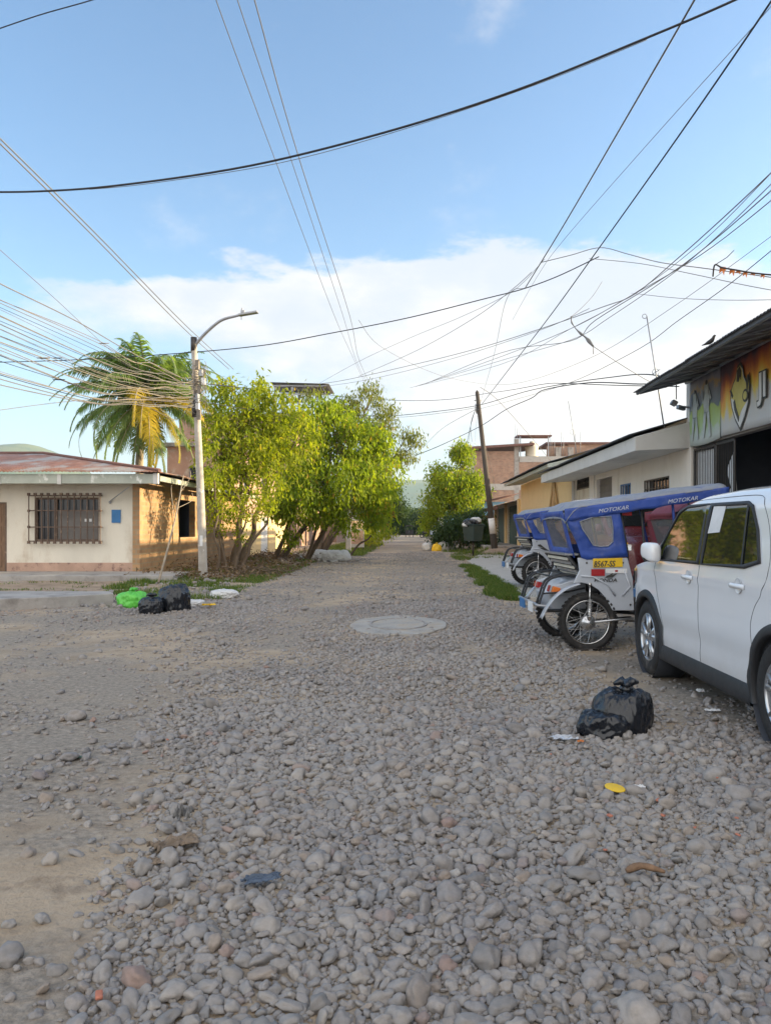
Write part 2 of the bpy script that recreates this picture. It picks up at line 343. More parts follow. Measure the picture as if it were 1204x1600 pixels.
# ---------------------------------------------------------------- ground, road, kerbs, hills
def sstep(a, b, x): t = np.clip((x-a)/(b-a), 0, 1); return t*t*(3-2*t)
def Hg(x, y):
    x = np.asarray(x, float); y = np.asarray(y, float)
    near = 1-sstep(60, 200, y)
    h = (fbm(x*.9, y*.9, 3)-.5)*.075+(fbm(x*3.5, y*3.5, 9, 3)-.5)*.02
    h += sstep(-4.4, -6.2, x)*sstep(17, 20, y)*.10                     # left verge
    h += sstep(3.4, 4.4, x)*sstep(36, 42, y)*.25
    for cx, cy, a, r in ((4.9, 39, .18, 1.6), (3.0, 5.9, .035, 1.6), (-4.3, 34, .28, 1.3), (-4.9, 29, .2, 1.2)): h += a*np.exp(-((x-cx)**2+(y-cy)**2)/(r*r))
    return h*near
def hz_(x, y): return float(Hg(x, y))
xs = np.unique(np.concatenate([np.arange(-16, 9.01, .1), np.linspace(-60, -16, 30), np.linspace(9, 60, 30), -np.geomspace(60, 3500, 22), np.geomspace(60, 3500, 22)]).round(4))
ys = np.unique(np.concatenate([np.arange(-4, 26.01, .1), np.arange(26, 60, .25), np.linspace(60, 200, 60), np.geomspace(200, 3800, 26), -np.geomspace(4, 900, 14)]).round(4))
GX, GY = np.meshgrid(xs, ys, indexing='ij'); GZ = Hg(GX, GY)
ny = len(ys)
def road_mask(x, y):
    n = (fbm(x*.8, y*.8, 21)-.5)*.9
    street = (x+n > -4.6+np.clip((y-20)/40, 0, 1)*1.9) & (x+n < 2.25+sstep(36, 60, y)*.3) & (y < 175)
    cross = (y+n > .2-6) & (y+n < 12.0) & (x > -40) & (x < 5.4)
    cross2 = (y+n < 16) & (x+n > -6) & (x+n < 2.3)
    return street | cross | cross2
cx_ = (GX[:-1,:-1]+GX[1:,1:])/2; cy_ = (GY[:-1,:-1]+GY[1:,1:])/2
I, J = np.meshgrid(np.arange(len(xs)-1), np.arange(ny-1), indexing='ij')
F = np.stack([I*ny+J, (I+1)*ny+J, (I+1)*ny+J+1, I*ny+J+1], -1).reshape(-1, 4)
rm = road_mask(cx_, cy_).ravel()
V = np.stack([GX, GY, GZ], -1).reshape(-1, 3)
def sub(Fm):
    u, inv = np.unique(Fm.ravel(), return_inverse=True); return V[u], inv.reshape(-1, 4)
def ground_material(name, c_dirt, c_gravel, thr):
    def ex(t, out, src, nz):
        L = t.links.new
        mr = t.nodes.new('ShaderNodeMapRange'); mr.inputs[1].default_value = .32; mr.inputs[2].default_value = .68; mr.inputs[3].default_value = .55; mr.inputs[4].default_value = 1.3; L(nz(26, 6, .7), mr.inputs[0])
        vm = t.nodes.new('ShaderNodeVectorMath'); vm.operation = 'SCALE'; vm.inputs[0].default_value = c_gravel; L(mr.outputs[0], vm.inputs['Scale'])
        q = nz(.55, 7, .6); r2 = t.nodes.new('ShaderNodeMapRange'); r2.interpolation_type = 'SMOOTHSTEP'; r2.inputs[1].default_value = thr[0]; r2.inputs[2].default_value = thr[1]; L(q, r2.inputs[0])
        mx = t.nodes.new('ShaderNodeMix'); mx.data_type = 'RGBA'; L(r2.outputs[0], mx.inputs[0]); L(out, mx.inputs[6]); L(vm.outputs[0], mx.inputs[7]); return mx.outputs[2]
    return mat(name, c_dirt, .95, .25, 2.2, .9, 28, extra=ex, world=True, col2=(c_dirt[0]*.65, c_dirt[1]*.62, c_dirt[2]*.6), c2fac=(.5,.7), c2scale=5)
m_road = ground_material('road_gravel_ground', (.41,.32,.225), (.30,.255,.205), (.42, .55))
m_dirt = ground_material('verge_dirt', (.33,.25,.18), (.30,.26,.22), (.52, .68))
v_, f_ = sub(F[~rm]); g = np_mesh('ground', v_, f_, m_dirt, smooth=True); tag(g, kind='structure')
v_, f_ = sub(F[rm]); g = np_mesh('road', v_, f_, m_road, smooth=True); tag(g, kind='structure')
# hills
hill_m = mat('hill_green', (.05,.105,.065), .95, .3, .006, 0, world=True, col2=(.10,.14,.07), c2fac=(.48,.6), c2scale=.008)
def hill(name, x0, x1, y0, y1, hf, nx=70, nyy=24):
    X, Y = np.meshgrid(np.linspace(x0, x1, nx), np.linspace(y0, y1, nyy), indexing='ij'); Z = hf(X, Y)
    Fq = np.array([(i*nyy+j, (i+1)*nyy+j, (i+1)*nyy+j+1, i*nyy+j+1) for i in range(nx-1) for j in range(nyy-1)])
    o = np_mesh(name, np.stack([X, Y, Z], -1).reshape(-1, 3), Fq, hill_m, smooth=True); tag(o, kind='structure')
hill('hills', -1100, 1500, 1500, 2600, lambda X, Y: np.sin(np.clip((Y-1500)/1100, 0, 1)*np.pi)*(95+70*(fbm(X/420, Y/420, 5)-.3))*(1-.25*sstep(250, 900, np.abs(X-50)))-6+12*fbm(X/60, Y/60, 8))
hill('mountain', -1750, -560, 1350, 2100, lambda X, Y: np.sin(np.clip((Y-1350)/750, 0, 1)*np.pi)*(165*np.exp(-((X+845)/170)**2)+110*np.exp(-((X+1250)/280)**2)+30*fbm(X/90, Y/90, 4))-6)
# ---------------------------------------------------------------- loose stones of the road
def stone_mesh(seed, sub_=2):
    bm = bmesh.new(); bmesh.ops.create_icosphere(bm, subdivisions=sub_, radius=1)
    rnd = random.Random(seed); ax = (1, rnd.uniform(.55, .95), rnd.uniform(.34, .72)); o3 = Vector((seed*3.1, seed*1.7, 0))
    for v in bm.verts:
        n = v.co.copy(); d = 1+.38*mnoise.noise(n*.9+o3)+.26*mnoise.noise(n*1.9+o3)+.05*mnoise.noise(n*4.5+o3)
        k = max(abs(n.x), abs(n.y), abs(n.z))**.25
        v.co = Vector((n.x*ax[0], n.y*ax[1], n.z*ax[2]))*d/k**.4
    me = bpy.data.meshes.new('stone'); bm.to_mesh(me); bm.free()
    me.polygons.foreach_set('use_smooth', [True]*len(me.polygons)); return me
def stone_material():
    m = bpy.data.materials.new('river_stone'); m.use_nodes = True; t = m.node_tree; L = t.links.new; b = t.nodes['Principled BSDF']
    oi = t.nodes.new('ShaderNodeObjectInfo'); rp = t.nodes.new('ShaderNodeValToRGB'); cr = rp.color_ramp; cr.interpolation = 'LINEAR'
    cols = [(0,(.17,.17,.175)),(.18,(.31,.295,.285)),(.36,(.26,.26,.27)),(.52,(.38,.355,.33)),(.66,(.235,.235,.245)),(.80,(.335,.315,.305)),(.90,(.29,.235,.19)),(.96,(.19,.215,.25)),(.993,(.31,.19,.15)),(1,(.45,.44,.42))]
    cols = [(p, (c[0]*.90, c[1]*.86, c[2]*.835)) for p, c in cols]
    while len(cr.elements) < len(cols): cr.elements.new(.5)
    for el, (p, c) in zip(cr.elements, cols): el.position = p; el.color = (*c, 1)
    L(oi.outputs['Random'], rp.inputs[0])
    tcn = t.nodes.new('ShaderNodeTexCoord'); n = t.nodes.new('ShaderNodeTexNoise'); n.inputs['Scale'].default_value = 2.2; n.inputs['Detail'].default_value = 8; n.inputs['Roughness'].default_value = .65; L(tcn.outputs['Object'], n.inputs['Vector'])
    mr = t.nodes.new('ShaderNodeMapRange'); mr.inputs[1].default_value = .3; mr.inputs[2].default_value = .7; mr.inputs[3].default_value = .78; mr.inputs[4].default_value = 1.2; L(n.outputs['Fac'], mr.inputs[0])
    vm = t.nodes.new('ShaderNodeVectorMath'); vm.operation = 'SCALE'; L(rp.outputs[0], vm.inputs[0]); L(mr.outputs[0], vm.inputs['Scale'])
    # road dust lying over the stones in broad patches
    geo = t.nodes.new('ShaderNodeNewGeometry'); n2 = t.nodes.new('ShaderNodeTexNoise'); n2.inputs['Scale'].default_value = .55; n2.inputs['Detail'].default_value = 7; L(geo.outputs['Position'], n2.inputs['Vector'])
    m2 = t.nodes.new('ShaderNodeMapRange'); m2.inputs[1].default_value = .42; m2.inputs[2].default_value = .66; m2.inputs[3].default_value = .5; m2.inputs[4].default_value = .10; L(n2.outputs['Fac'], m2.inputs[0])
    mx = t.nodes.new('ShaderNodeMix'); mx.data_type = 'RGBA'; L(m2.outputs[0], mx.inputs[0]); L(vm.outputs[0], mx.inputs[6]); mx.inputs[7].default_value = (.335,.312,.285,1)
    L(mx.outputs[2], b.inputs['Base Color']); b.inputs['Roughness'].default_value = .85; b.inputs['Specular IOR Level'].default_value = .3
    bp = t.nodes.new('ShaderNodeBump'); bp.inputs['Strength'].default_value = .35; bp.inputs['Distance'].default_value = .004
    n3 = t.nodes.new('ShaderNodeTexNoise'); n3.inputs['Scale'].default_value = 9; n3.inputs['Detail'].default_value = 5; L(tcn.outputs['Object'], n3.inputs['Vector']); L(n3.outputs['Fac'], bp.inputs['Height']); L(bp.outputs[0], b.inputs['Normal'])
    return m
st_m = stone_material()
def variants(tagname, sub_, n=9):
    c = bpy.data.collections.new(tagname)
    for i in range(n):
        me = stone_mesh(i+1, sub_); me.materials.append(st_m); o = bpy.data.objects.new('pebble', me); c.objects.link(o)
    return c
def scatter(name, pts, coll, label):
    me = bpy.data.meshes.new(name); n = len(pts); me.vertices.add(n); me.vertices.foreach_set('co', pts[:, :3].astype(np.float32).ravel())
    a = me.attributes.new('scl', 'FLOAT', 'POINT'); a.data.foreach_set('value', pts[:, 3].astype(np.float32))
    rt = np.stack([RS.normal(0, .36, n), RS.normal(0, .36, n), RS.uniform(0, 6.283, n)], -1).astype(np.float32)
    a = me.attributes.new('rot', 'FLOAT_VECTOR', 'POINT'); a.data.foreach_set('vector', rt.ravel())
    a = me.attributes.new('idx', 'INT', 'POINT'); a.data.foreach_set('value', RS.randint(0, 9, n).astype(np.int32))
    o = bpy.data.objects.new(name, me); C.objects.link(o)
    ng = bpy.data.node_groups.new(name, 'GeometryNodeTree'); ng.interface.new_socket('Geometry', in_out='INPUT', socket_type='NodeSocketGeometry'); ng.interface.new_socket('Geometry', in_out='OUTPUT', socket_type='NodeSocketGeometry')
    gi = ng.nodes.new('NodeGroupInput'); go = ng.nodes.new('NodeGroupOutput'); ip = ng.nodes.new('GeometryNodeInstanceOnPoints'); ci = ng.nodes.new('GeometryNodeCollectionInfo')
    ci.inputs['Collection'].default_value = coll; ci.inputs['Separate Children'].default_value = True; ci.inputs['Reset Children'].default_value = True
    def na(nm, ty):
        q = ng.nodes.new('GeometryNodeInputNamedAttribute'); q.data_type = ty; q.inputs[0].default_value = nm; return q.outputs[0]
    L = ng.links.new; L(gi.outputs[0], ip.inputs['Points']); L(ci.outputs[0], ip.inputs['Instance']); ip.inputs['Pick Instance'].default_value = True
    L(na('idx', 'INT'), ip.inputs['Instance Index']); L(na('rot', 'FLOAT_VECTOR'), ip.inputs['Rotation'])
    cx = ng.nodes.new('ShaderNodeCombineXYZ'); s_ = na('scl', 'FLOAT'); [L(s_, cx.inputs[i]) for i in range(3)]; L(cx.outputs[0], ip.inputs['Scale'])
    L(ip.outputs[0], go.inputs[0]); md = o.modifiers.new('scatter', 'NODES'); md.node_group = ng
    return tag(o, label, 'gravel', kind='stuff')
def dens(x, y):
    """how much gravel lies here, 0..1"""
    n = fbm(x*.7, y*.7, 33); n2 = fbm(x*2.1, y*2.1, 41)
    d = np.ones_like(x)
    left_dirt = sstep(-.90-.24*(y-2.2), -1.03-.28*(y-2.2), x+(n2-.5)*.35)*(1-sstep(3.0, 4.2, y+(n2-.5)))
    d *= 1-.97*left_dirt
    d *= 1-.80*sstep(.50, .60, n)*sstep(-.3, -1.6, x)*sstep(2.6, 4, y)
    d *= 1-.5*sstep(-.20, -.34, (x+(n-.5)*1.5)/np.maximum(y, .1))*sstep(3.0, 4.5, y)
    track = np.exp(-((x+1.6-.02*(y-9))/.8)**2)*sstep(6, 8.5, y)+.6*np.exp(-((x-1.0)/.4)**2)*sstep(13, 16, y)
    d *= 1-.93*track*np.clip(n2*2, 0, 1)
    d *= 1-.90*sstep(-.25, -.38, (x+(n-.5)*1.2)/np.maximum(y, .1))*sstep(2.4, 3.2, y)*(1-sstep(10, 12, y))
    d *= 1-.92*np.exp(-(((x-.7)/.45)**2+((y-8.6)/.55)**2))
    d *= 1-.86*((((x+.16)/.70)**2+((y-10.6)/1.08)**2) < 1)
    d *= 1-.93*sstep(1.4, 1.95, x+(n-.5)*.7)*sstep(4.2, 5.4, y)
    d *= 1-.75*sstep(-4.2, -5.2, x)*sstep(4, 8, y)
    d *= np.where((x > 2.2) & (y > 14), .03, 1)
    d *= 1-.88*sstep(-4.4, -5.2, x)*sstep(12, 13, y)
    d *= 1-.3*sstep(.52, .62, fbm(x*1.3, y*1.3, 77))
    return d
def field(classes, region, seed, keep, dens=dens):
    rs = np.random.RandomState(seed); out = []; cell = .06; gridd = {}
    for rmin, rmax, per, ov in classes:
        x0, x1, y0, y1 = region; n = int(per*(x1-x0)*(y1-y0)); x = rs.uniform(x0, x1, n); y = rs.uniform(y0, y1, n)
        k = keep(x, y) & (rs.rand(n) < dens(x, y)*(1 if rmax < .06 else 1)); x = x[k]; y = y[k]; r = rmin+(rmax-rmin)*rs.rand(len(x))**1.7
        z = Hg(x, y)
        for a, b, c, zz in zip(x.tolist(), y.tolist(), r.tolist(), z.tolist()):
            i = int(a//cell); j = int(b//cell); ok = True
            w_ = 2 if c > .03 else 1
            for p in range(i-w_, i+w_+1):
                for q in range(j-w_, j+w_+1):
                    for (u, v, s_) in gridd.get((p, q), ()):
                        if (u-a)**2+(v-b)**2 < ((s_+c)*ov)**2: ok = False; break
                    if not ok: break
                if not ok: break
            if ok:
                gridd.setdefault((i, j), []).append((a, b, c)); out.append((a, b, zz+c*rs.uniform(-.05, .5), c))
    return np.array(out)
inview = lambda m: (lambda x, y: (x > -.62*y-m) & (x < .55*y+m))
big = variants('pebbles_fine', 3); small = variants('pebbles_coarse', 2); tiny = variants('pebbles_tiny', 1)
pts = field([(.050, .070, 6, .9), (.033, .050, 110, .74), (.021, .033, 900, .62), (.012, .021, 2600, .56), (.006, .012, 1500, .55)], (-4.2, 3.6, 1.2, 5.8), 1, inview(.5))
scatter('gravel', pts, big, 'grey rounded river gravel covering the road in the foreground')
pts = field([(.045, .07, 3, .95), (.030, .045, 40, .75), (.019, .031, 420, .64), (.010, .019, 900, .6)], (-9.5, 6.2, 5.8, 14), 2, inview(.6))
scatter('gravel', pts, small, 'compacted grey gravel across the middle of the road')
pts = field([(.045, .08, 1.5, .9), (.026, .042, 45, .75), (.018, .026, 110, .7)], (-7, 2.6, 14, 42), 3, lambda x, y: (x > -5.2) | (y < 19))
scatter('gravel', pts, tiny, 'fine gravel on the far stretch of the road')
# rubble along the left verge
pts = field([(.06, .13, 3.2, .9), (.03, .06, 16, .8)], (-7.2, -3.6, 12.6, 34), 4, lambda x, y: (np.abs(x+5.2+.02*(y-14)-(fbm(x, y, 4)-.5)) < .9), lambda x, y: np.ones_like(x))
scatter('rubble', pts, small, 'pale rubble and stones strewn on the left verge')
# ---------------------------------------------------------------- slabs and kerbs
def lumpy_slab(name, poly, z0, z1, m, seed=0, rough=.04, kind='structure'):
    pts = []; n = len(poly); rs = random.Random(seed)
    for i in range(n):
        a = Vector(poly[i]); b = Vector(poly[(i+1) % n]); k = max(1, int((b-a).length/.35))
        for j in range(k): q = a.lerp(b, j/k); pts.append((q.x+rs.uniform(-rough, rough), q.y+rs.uniform(-rough, rough), z0))
    mb_ = MB().prism(pts, (0, 0, z1-z0)); o = mb_.build(name, m, bevel=.015); tag(o, kind=kind); return o
lumpy_slab('sidewalk', [(-18,18.7),(-5.75,18.7),(-5.9,20.58),(-18,20.58)], -.1, .19, concrete, 1, .03)
lumpy_slab('sidewalk', [(-18,12.25),(-7.0,12.35),(-5.9,12.9),(-5.2,13.5),(-5.5,14.0),(-18,14.0)], -.1, .20, concrete, 2, .05)
lumpy_slab('sidewalk', [(2.2,14.2),(6.19,14.0),(6.19,37.5),(3.3,36.8),(2.25,30)], -.1, .075, concrete_pale, 3, .04)
lumpy_slab('sidewalk', [(4.1,41.5),(6.19,41.5),(6.19,64),(4.3,64)], -.1, .38, concrete, 4, .04)
# manhole: a round concrete pad with an iron-rimmed lid
concrete_mh = mat('concrete_dusty', (.37,.35,.32), .95, .2, 2.5, .5, 40, col2=(.40,.34,.27), c2fac=(.45,.65), c2scale=3)
mh = thing('manhole', 'round concrete manhole pad with a lid set in the gravel road', 'manhole', (-.16, 10.6, hz_(-.16, 10.6)-.018))
def ell(a, b, z, n=48, wob=0, sd=0): return [(a*math.cos(2*math.pi*i/n)*(1+wob*mnoise.noise(Vector((math.cos(2*math.pi*i/n)*2, math.sin(2*math.pi*i/n)*2, sd)))), b*math.sin(2*math.pi*i/n)*(1+wob*mnoise.noise(Vector((math.cos(2*math.pi*i/n)*2, math.sin(2*math.pi*i/n)*2, sd)))), z) for i in range(n)]
MB().prism(ell(.66, 1.02, -.08, 60, .1, 3), (0, 0, .115)).build('pad', concrete_mh, mh, bevel=.01)
def ring(a0, b0, a1, b1, z0, z1, n=48):
    m_ = MB(); A = ell(a0, b0, z0, n); B = ell(a1, b1, z0, n); vs = A+B+[(x, y, z1) for x, y, z in A]+[(x, y, z1) for x, y, z in B]; fs = []
    for i in range(n):
        j = (i+1) % n; fs += [(2*n+i, 2*n+j, 3*n+j, 3*n+i), (i, j, 2*n+j, 2*n+i), (n+j, n+i, 3*n+i, 3*n+j)]
    return m_.add(vs, fs)
ring(.40, .62, .37, .58, .03, .048).build('rim', concrete, mh)
MB().prism(ell(.355, .56, .02), (0, 0, .022)).build('lid', concrete_mh, mh, bevel=.004)
print('p1 done', len(bpy.data.objects))
# ---------------------------------------------------------------- buildings
def wall(mb, axis, a0, a1, z0, z1, c0, c1, holes=(), m=0):
    """axis 'x': wall runs along x, thickness c0..c1 in y; axis 'y': runs along y, thickness in x. holes: (a0,a1,z0,z1)"""
    A = sorted({a0, a1, *[h[0] for h in holes], *[h[1] for h in holes]}); Z = sorted({z0, z1, *[h[2] for h in holes], *[h[3] for h in holes]})
    A = [a for a in A if a0 <= a <= a1]; Z = [z for z in Z if z0 <= z <= z1]
    for i in range(len(A)-1):
        for j in range(len(Z)-1):
            ca = (A[i]+A[i+1])/2; cz = (Z[j]+Z[j+1])/2
            if any(h[0] < ca < h[1] and h[2] < cz < h[3] for h in holes): continue
            if axis == 'x': mb.box(A[i], A[i+1], c0, c1, Z[j], Z[j+1], m)
            else: mb.box(c0, c1, A[i], A[i+1], Z[j], Z[j+1], m)
    return mb
def merge_clean(o):
    bm = bmesh.new(); bm.from_mesh(o.data); bmesh.ops.remove_doubles(bm, verts=bm.verts, dist=.0005)
    # drop the faces where two boxes butt
    seen = {}
    for f in bm.faces: seen.setdefault(frozenset(v.index for v in f.verts), []).append(f)
    kill = [f for fs in seen.values() if len(fs) > 1 for f in fs]
    bmesh.ops.delete(bm, geom=kill, context='FACES_ONLY'); bm.to_mesh(o.data); bm.free(); return o
def corr(u, amp, pitch): return amp*math.sin(u/pitch*2*math.pi)
def sheet(mb, p00, p10, p01, p11, amp=.012, pitch=.09, step=4, m=0, nv=4, along='u'):
    """corrugated sheet, waves across u"""
    p00, p10, p01, p11 = map(Vector, (p00, p10, p01, p11)); Lu = (p10-p00).length; nu = int(Lu/pitch*step)
    rs = random.Random(int(Lu*10)); off = [rs.uniform(-.012, .012) for _ in range(int(Lu/.8)+2)]
    def fn(u, v):
        q = p00.lerp(p10, u).lerp(p01.lerp(p11, u), v); q = q.copy(); q.z += corr(u*Lu, amp, pitch)+off[int(u*Lu/.8)]; return q
    return mb.grid(fn, nu, nv, m)
# ======== corner house on the left
hs_ = thing('corner_house', 'low cream corner house with barred window under a rusty hipped roof', 'house', (0, 0, 0))
W = MB(); hx = -7.26; hy = 20.6
wall(W, 'x', -17, hx, .15, 2.72, hy, hy+.2, [(-10.05, -8.33, 1.0, 2.17), (-11.75, -10.80, .15, 2.04)])
o = merge_clean(W.build('front_wall', plaster_c, hs_))
W = MB(); wall(W, 'y', hy+.2, 33, .02, .98, hx-.2, hx); wall(W, 'y', hy+.2, 33, .98, 2.72, hx-.2, hx, [(24.2, 26.0, 1.05, 2.25), (28.5, 29.6, .98, 2.3)])
merge_clean(W.build('side_wall', brick_old, hs_))
MB().box(hx-.16, hx+.03, hy-.02, hy+.14, .15, 2.74).build('corner_column', brick_old, hs_)
MB().box(-17, hx-.16, 32.8, 33, .02, 2.7).build('back_wall', brick_old, hs_)
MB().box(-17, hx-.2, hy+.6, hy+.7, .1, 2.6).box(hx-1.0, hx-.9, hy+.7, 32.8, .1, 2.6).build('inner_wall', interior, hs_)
MB().box(-10.795, hx-.161, hy-.014, hy+.01, .15, .42).build('plinth', plinth, hs_, bevel=.006)
MB().box(-17, -11.76, hy-.014, hy+.01, .15, .42).build('plinth', plinth, hs_, bevel=.006)
w_ = MB().box(-10.05, -8.33, hy+.12, hy+.15, 1.0, 2.17).build('window', win_dark, hs_)
MB().box(-10.05, -8.33, hy+.06, hy+.11, 1.0, 1.05).box(-10.05, -8.33, hy+.06, hy+.11, 2.12, 2.17).box(-10.05, -10.0, hy+.06, hy+.11, 1.05, 2.12).box(-8.38, -8.33, hy+.06, hy+.11, 1.05, 2.12).box(-9.52, -9.47, hy+.06, hy+.11, 1.05, 2.12).build('frame', iron_br, w_)
MB().box(-9.47, -8.38, hy+.085, hy+.10, 1.05, 1.82).build('blind', cardboard, w_)
MB().box(-8.74, -8.66, hy+.07, hy+.08, 1.52, 1.60).box(-8.62, -8.55, hy+.07, hy+.08, 1.52, 1.60).build('sticker', paper, w_)
G = MB(); nb = 12; gx0, gx1 = -10.14, -8.24
for i in range(nb):
    x = gx0+(gx1-gx0)*i/(nb-1); G.box(x-.011, x+.011, hy-.15, hy-.128, .96, 2.26)
    for z in (.93, 2.21): G.box(x-.035, x+.035, hy-.165, hy-.12, z, z+.075)
    if i in (0, nb-1):
        for z in (1.35, 1.78): G.box(x-.03, x+.03, hy-.165, hy-.12, z, z+.06)
for z in (.985, 1.36, 1.80, 2.20): G.box(gx0, gx1, hy-.126, hy-.104, z, z+.03)
for x in (gx0, gx1):
    for z in (.985, 1.36, 1.80, 2.20): G.box(x-.01, x+.01, hy-.104, hy, z+.004, z+.026)
G.build('window_grille', iron_br, hs_)
d = MB().box(-11.70, -10.85, hy+.03, hy+.08, .17, 2.0).build('door', wood, hs_)
for z0, z1 in ((.3, .85), (.95, 1.4), (1.5, 1.9)): MB().box(-11.6, -11.32, hy+.015, hy+.03, z0, z1).box(-11.22, -10.95, hy+.015, hy+.03, z0, z1).build('door_panel', wood, d, bevel=.006)
MB().box(-11.75, -11.70, hy-.01, hy+.1, .15, 2.04).box(-10.85, -10.80, hy-.01, hy+.1, .15, 2.04).box(-11.70, -10.85, hy-.01, hy+.1, 2.0, 2.04).build('door_frame', iron_br, hs_)
F_ = MB().box(-17.3, -6.62, 19.86, 19.93, 2.50, 2.75).box(-6.62, -6.55, 19.86, 33.3, 2.58, 2.72)
F_.build('fascia', fascia_m, hs_, bevel=.008)
MB().box(-6.63, -6.50, 19.85, 19.95, 2.49, 2.77).build('fascia_end', fascia_w, hs_, bevel=.006)
for x in (-10.62, -9.05, -12.3): MB().box(x-.05, x+.05, 19.835, 19.858, 2.48, 2.74).build('fascia_bracket', fascia_w, hs_)
MB().box(-17, -6.64, 19.94, 33.2, 2.735, 2.755).build('soffit', soffit, hs_)
Rf = MB(); sheet(Rf, (-17.6,19.74,2.80), (-6.42,19.74,2.80), (-17.6,25.2,3.78), (-12.0,25.2,3.78), .013, .10)
sheet(Rf, (-6.42,19.74,2.80), (-6.42,33.5,2.80), (-12.0,25.2,3.78), (-12.0,28.2,3.78), .013, .10)
rf = Rf.build('roof', rust, hs_, solid=.006)
MB().tube([(-6.42,19.74,2.83),(-12,25.2,3.81),(-17.6,25.2,3.81)], .05, 6).build('ridge_cap', rust_d, rf)
MB().box(-17.6, -6.3, 28.2, 33.6, 2.78, 2.80).build('rear_roof', rust, hs_)
lm = MB().tube([(-8.05, hy, 2.05), (-7.75, hy-.25, 2.2), (-7.32, hy-.55, 2.42)], .014, 6)
lm.ball((-8.02, hy-.03, 2.04), .04, 8, 6); lm.build('lamp_bracket', metal_g, hs_)
t = tag(MB().box(-7.98, -7.74, hy-.03, hy-.001, 1.49, 1.84).box(-7.94, -7.78, hy-.034, hy-.03, 1.66, 1.79).box(-7.94,-7.78,hy-.034,hy-.03,1.53,1.62).build('wall_plate', blue_pl, None, bevel=.004), 'blue metal meter plate fixed on the cream wall beside the barred window', 'wall plate')
# low wall and yard behind the house, then the houses behind the trees
yw = thing('yard_wall', 'low peach plastered yard wall behind the row of trees', 'wall')
W = MB(); wall(W, 'y', 33.2, 46, 0, 1.95, -7.45, -7.27, [(37.6, 39.6, 0, 1.9)]); merge_clean(W.build('masonry', plaster_y, yw)); MB().box(-7.47, -7.25, 33.2, 46, 1.951, 2.0).build('coping', concrete, yw)
gt = MB().box(-7.38, -7.34, 37.62, 39.58, .15, 1.9)
for i in range(9): gt.box(-7.40, -7.32, 37.65+i*.235, 37.68+i*.235, .1, 1.93)
gt.build('gate', paper, yw)
def block(name, label, x0, x1, y0, y1, h, m, wins_x=(), wins_y=(), z0=-.1, roofm=concrete, ov=.25, face='y-'):
    """a masonry block: wins_x on the wall facing the camera (x0,x1,z0,z1), wins_y on the wall facing the street"""
    b = thing(name, label, 'building')
    W = MB(); xs_ = x1 if abs(x1) < abs(x0) else x0; s = 1 if xs_ == x0 else -1
    wall(W, 'x', x0, x1, z0, h, y0, y0+.2, wins_x); wall(W, 'y', y0+.2, y1, z0, h, min(xs_, xs_+s*.2), max(xs_, xs_+s*.2), wins_y)
    far = x1 if s == 1 else x0
    W.box(min(far, far-s*.2), max(far, far-s*.2), y0+.2, y1, z0, h).box(x0+.2, x1-.2, y1-.2, y1, z0, h)
    merge_clean(W.build('walls', m, b))
    MB().box(x0-ov, x1+ov, y0-ov, y1+ov, h, h+.18).build('roof_slab', roofm, b, bevel=.02)
    for (a, c, p, q) in wins_x:
        w1 = MB().box(a, c, y0+.12, y0+.15, p, q).build('window', win_dark, b)
        MB().box(a, c, y0+.05, y0+.1, q-.05, q).box(a, c, y0+.05, y0+.1, p, p+.05).box(a, a+.05, y0+.05, y0+.1, p+.05, q-.05).box(c-.05, c, y0+.05, y0+.1, p+.05, q-.05).box((a+c)/2-.02, (a+c)/2+.02, y0+.05, y0+.1, p+.05, q-.05).build('frame', metal_g, w1)
    for (a, c, p, q) in wins_y:
        xx = xs_+s*.13
        w1 = MB().box(xx-.01, xx+.01, a, c, p, q).build('window', win_dark, b)
        MB().box(xx-.05-.02*s, xx-.02*s, a, c, q-.05, q).box(xx-.05-.02*s, xx-.02*s, a, c, p, p+.05).box(xx-.05-.02*s, xx-.02*s, (a+c)/2-.02, (a+c)/2+.02, p+.05, q-.05).build('frame', metal_g, w1)
    return b
b1 = block('brick_house', 'two storey pinkish brick house rising behind the palm and the first tree', -11.2, -8.2, 35.5, 47, 5.1, plaster_p, [(-10.2, -9.2, 3.0, 4.2)], [(38, 39.4, 3.0, 4.2), (42.5, 44, 3.0, 4.2)])
b2 = block('truss_roof_building', 'tall brick building with an open steel truss roof above the trees', -15, -7.4, 50, 64, 8.6, brick, [(-9.6, -8.2, 5.6, 7.2), (-12.6, -11.2, 5.6, 7.2)], [(52, 53.5, 5.4, 7), (56, 57.5, 5.4, 7), (54.2, 55.2, 0, 2.2)])
for y in (49.6, 52.6):
    T_ = MB().box(-8.8, -5.4, y, y+.1, 9.95, 10.03).box(-8.8, -5.4, y, y+.1, 10.5, 10.58)
    for i in range(6):
        x = -8.8+i*.566; T_.tube([(x, y+.05, 9.99), (x+.283, y+.05, 10.54), (x+.566, y+.05, 9.99)], .025, 4)
    T_.build('roof_truss', metal_g, b2)
    for x in (-8.7, -7.6): MB().box(x-.08, x+.08, y+.101, y+.25, 8.78, 10.58).build('truss_post', metal_g, b2)
q = MB(); sheet(q, (-9.0,49.4,10.72), (-9.0,53,10.72), (-5.2,49.4,10.62), (-5.2,53,10.62), .02, .3, 4, nv=2); q.build('truss_roof_sheet', slate, b2, solid=.02)
b3 = block('brick_house', 'orange lit single storey brick house behind the second tree', -13, -6.3, 66, 78, 3.3, brick, [], [(67, 68.5, 1, 2.2)])
b4 = block('row_house', 'low pale house far down the left side of the street', -14, -5.0, 82, 100, 3.4, plaster_w, [(-7.5, -6, 1, 2.2)], [(86, 88, .9, 2.1)])
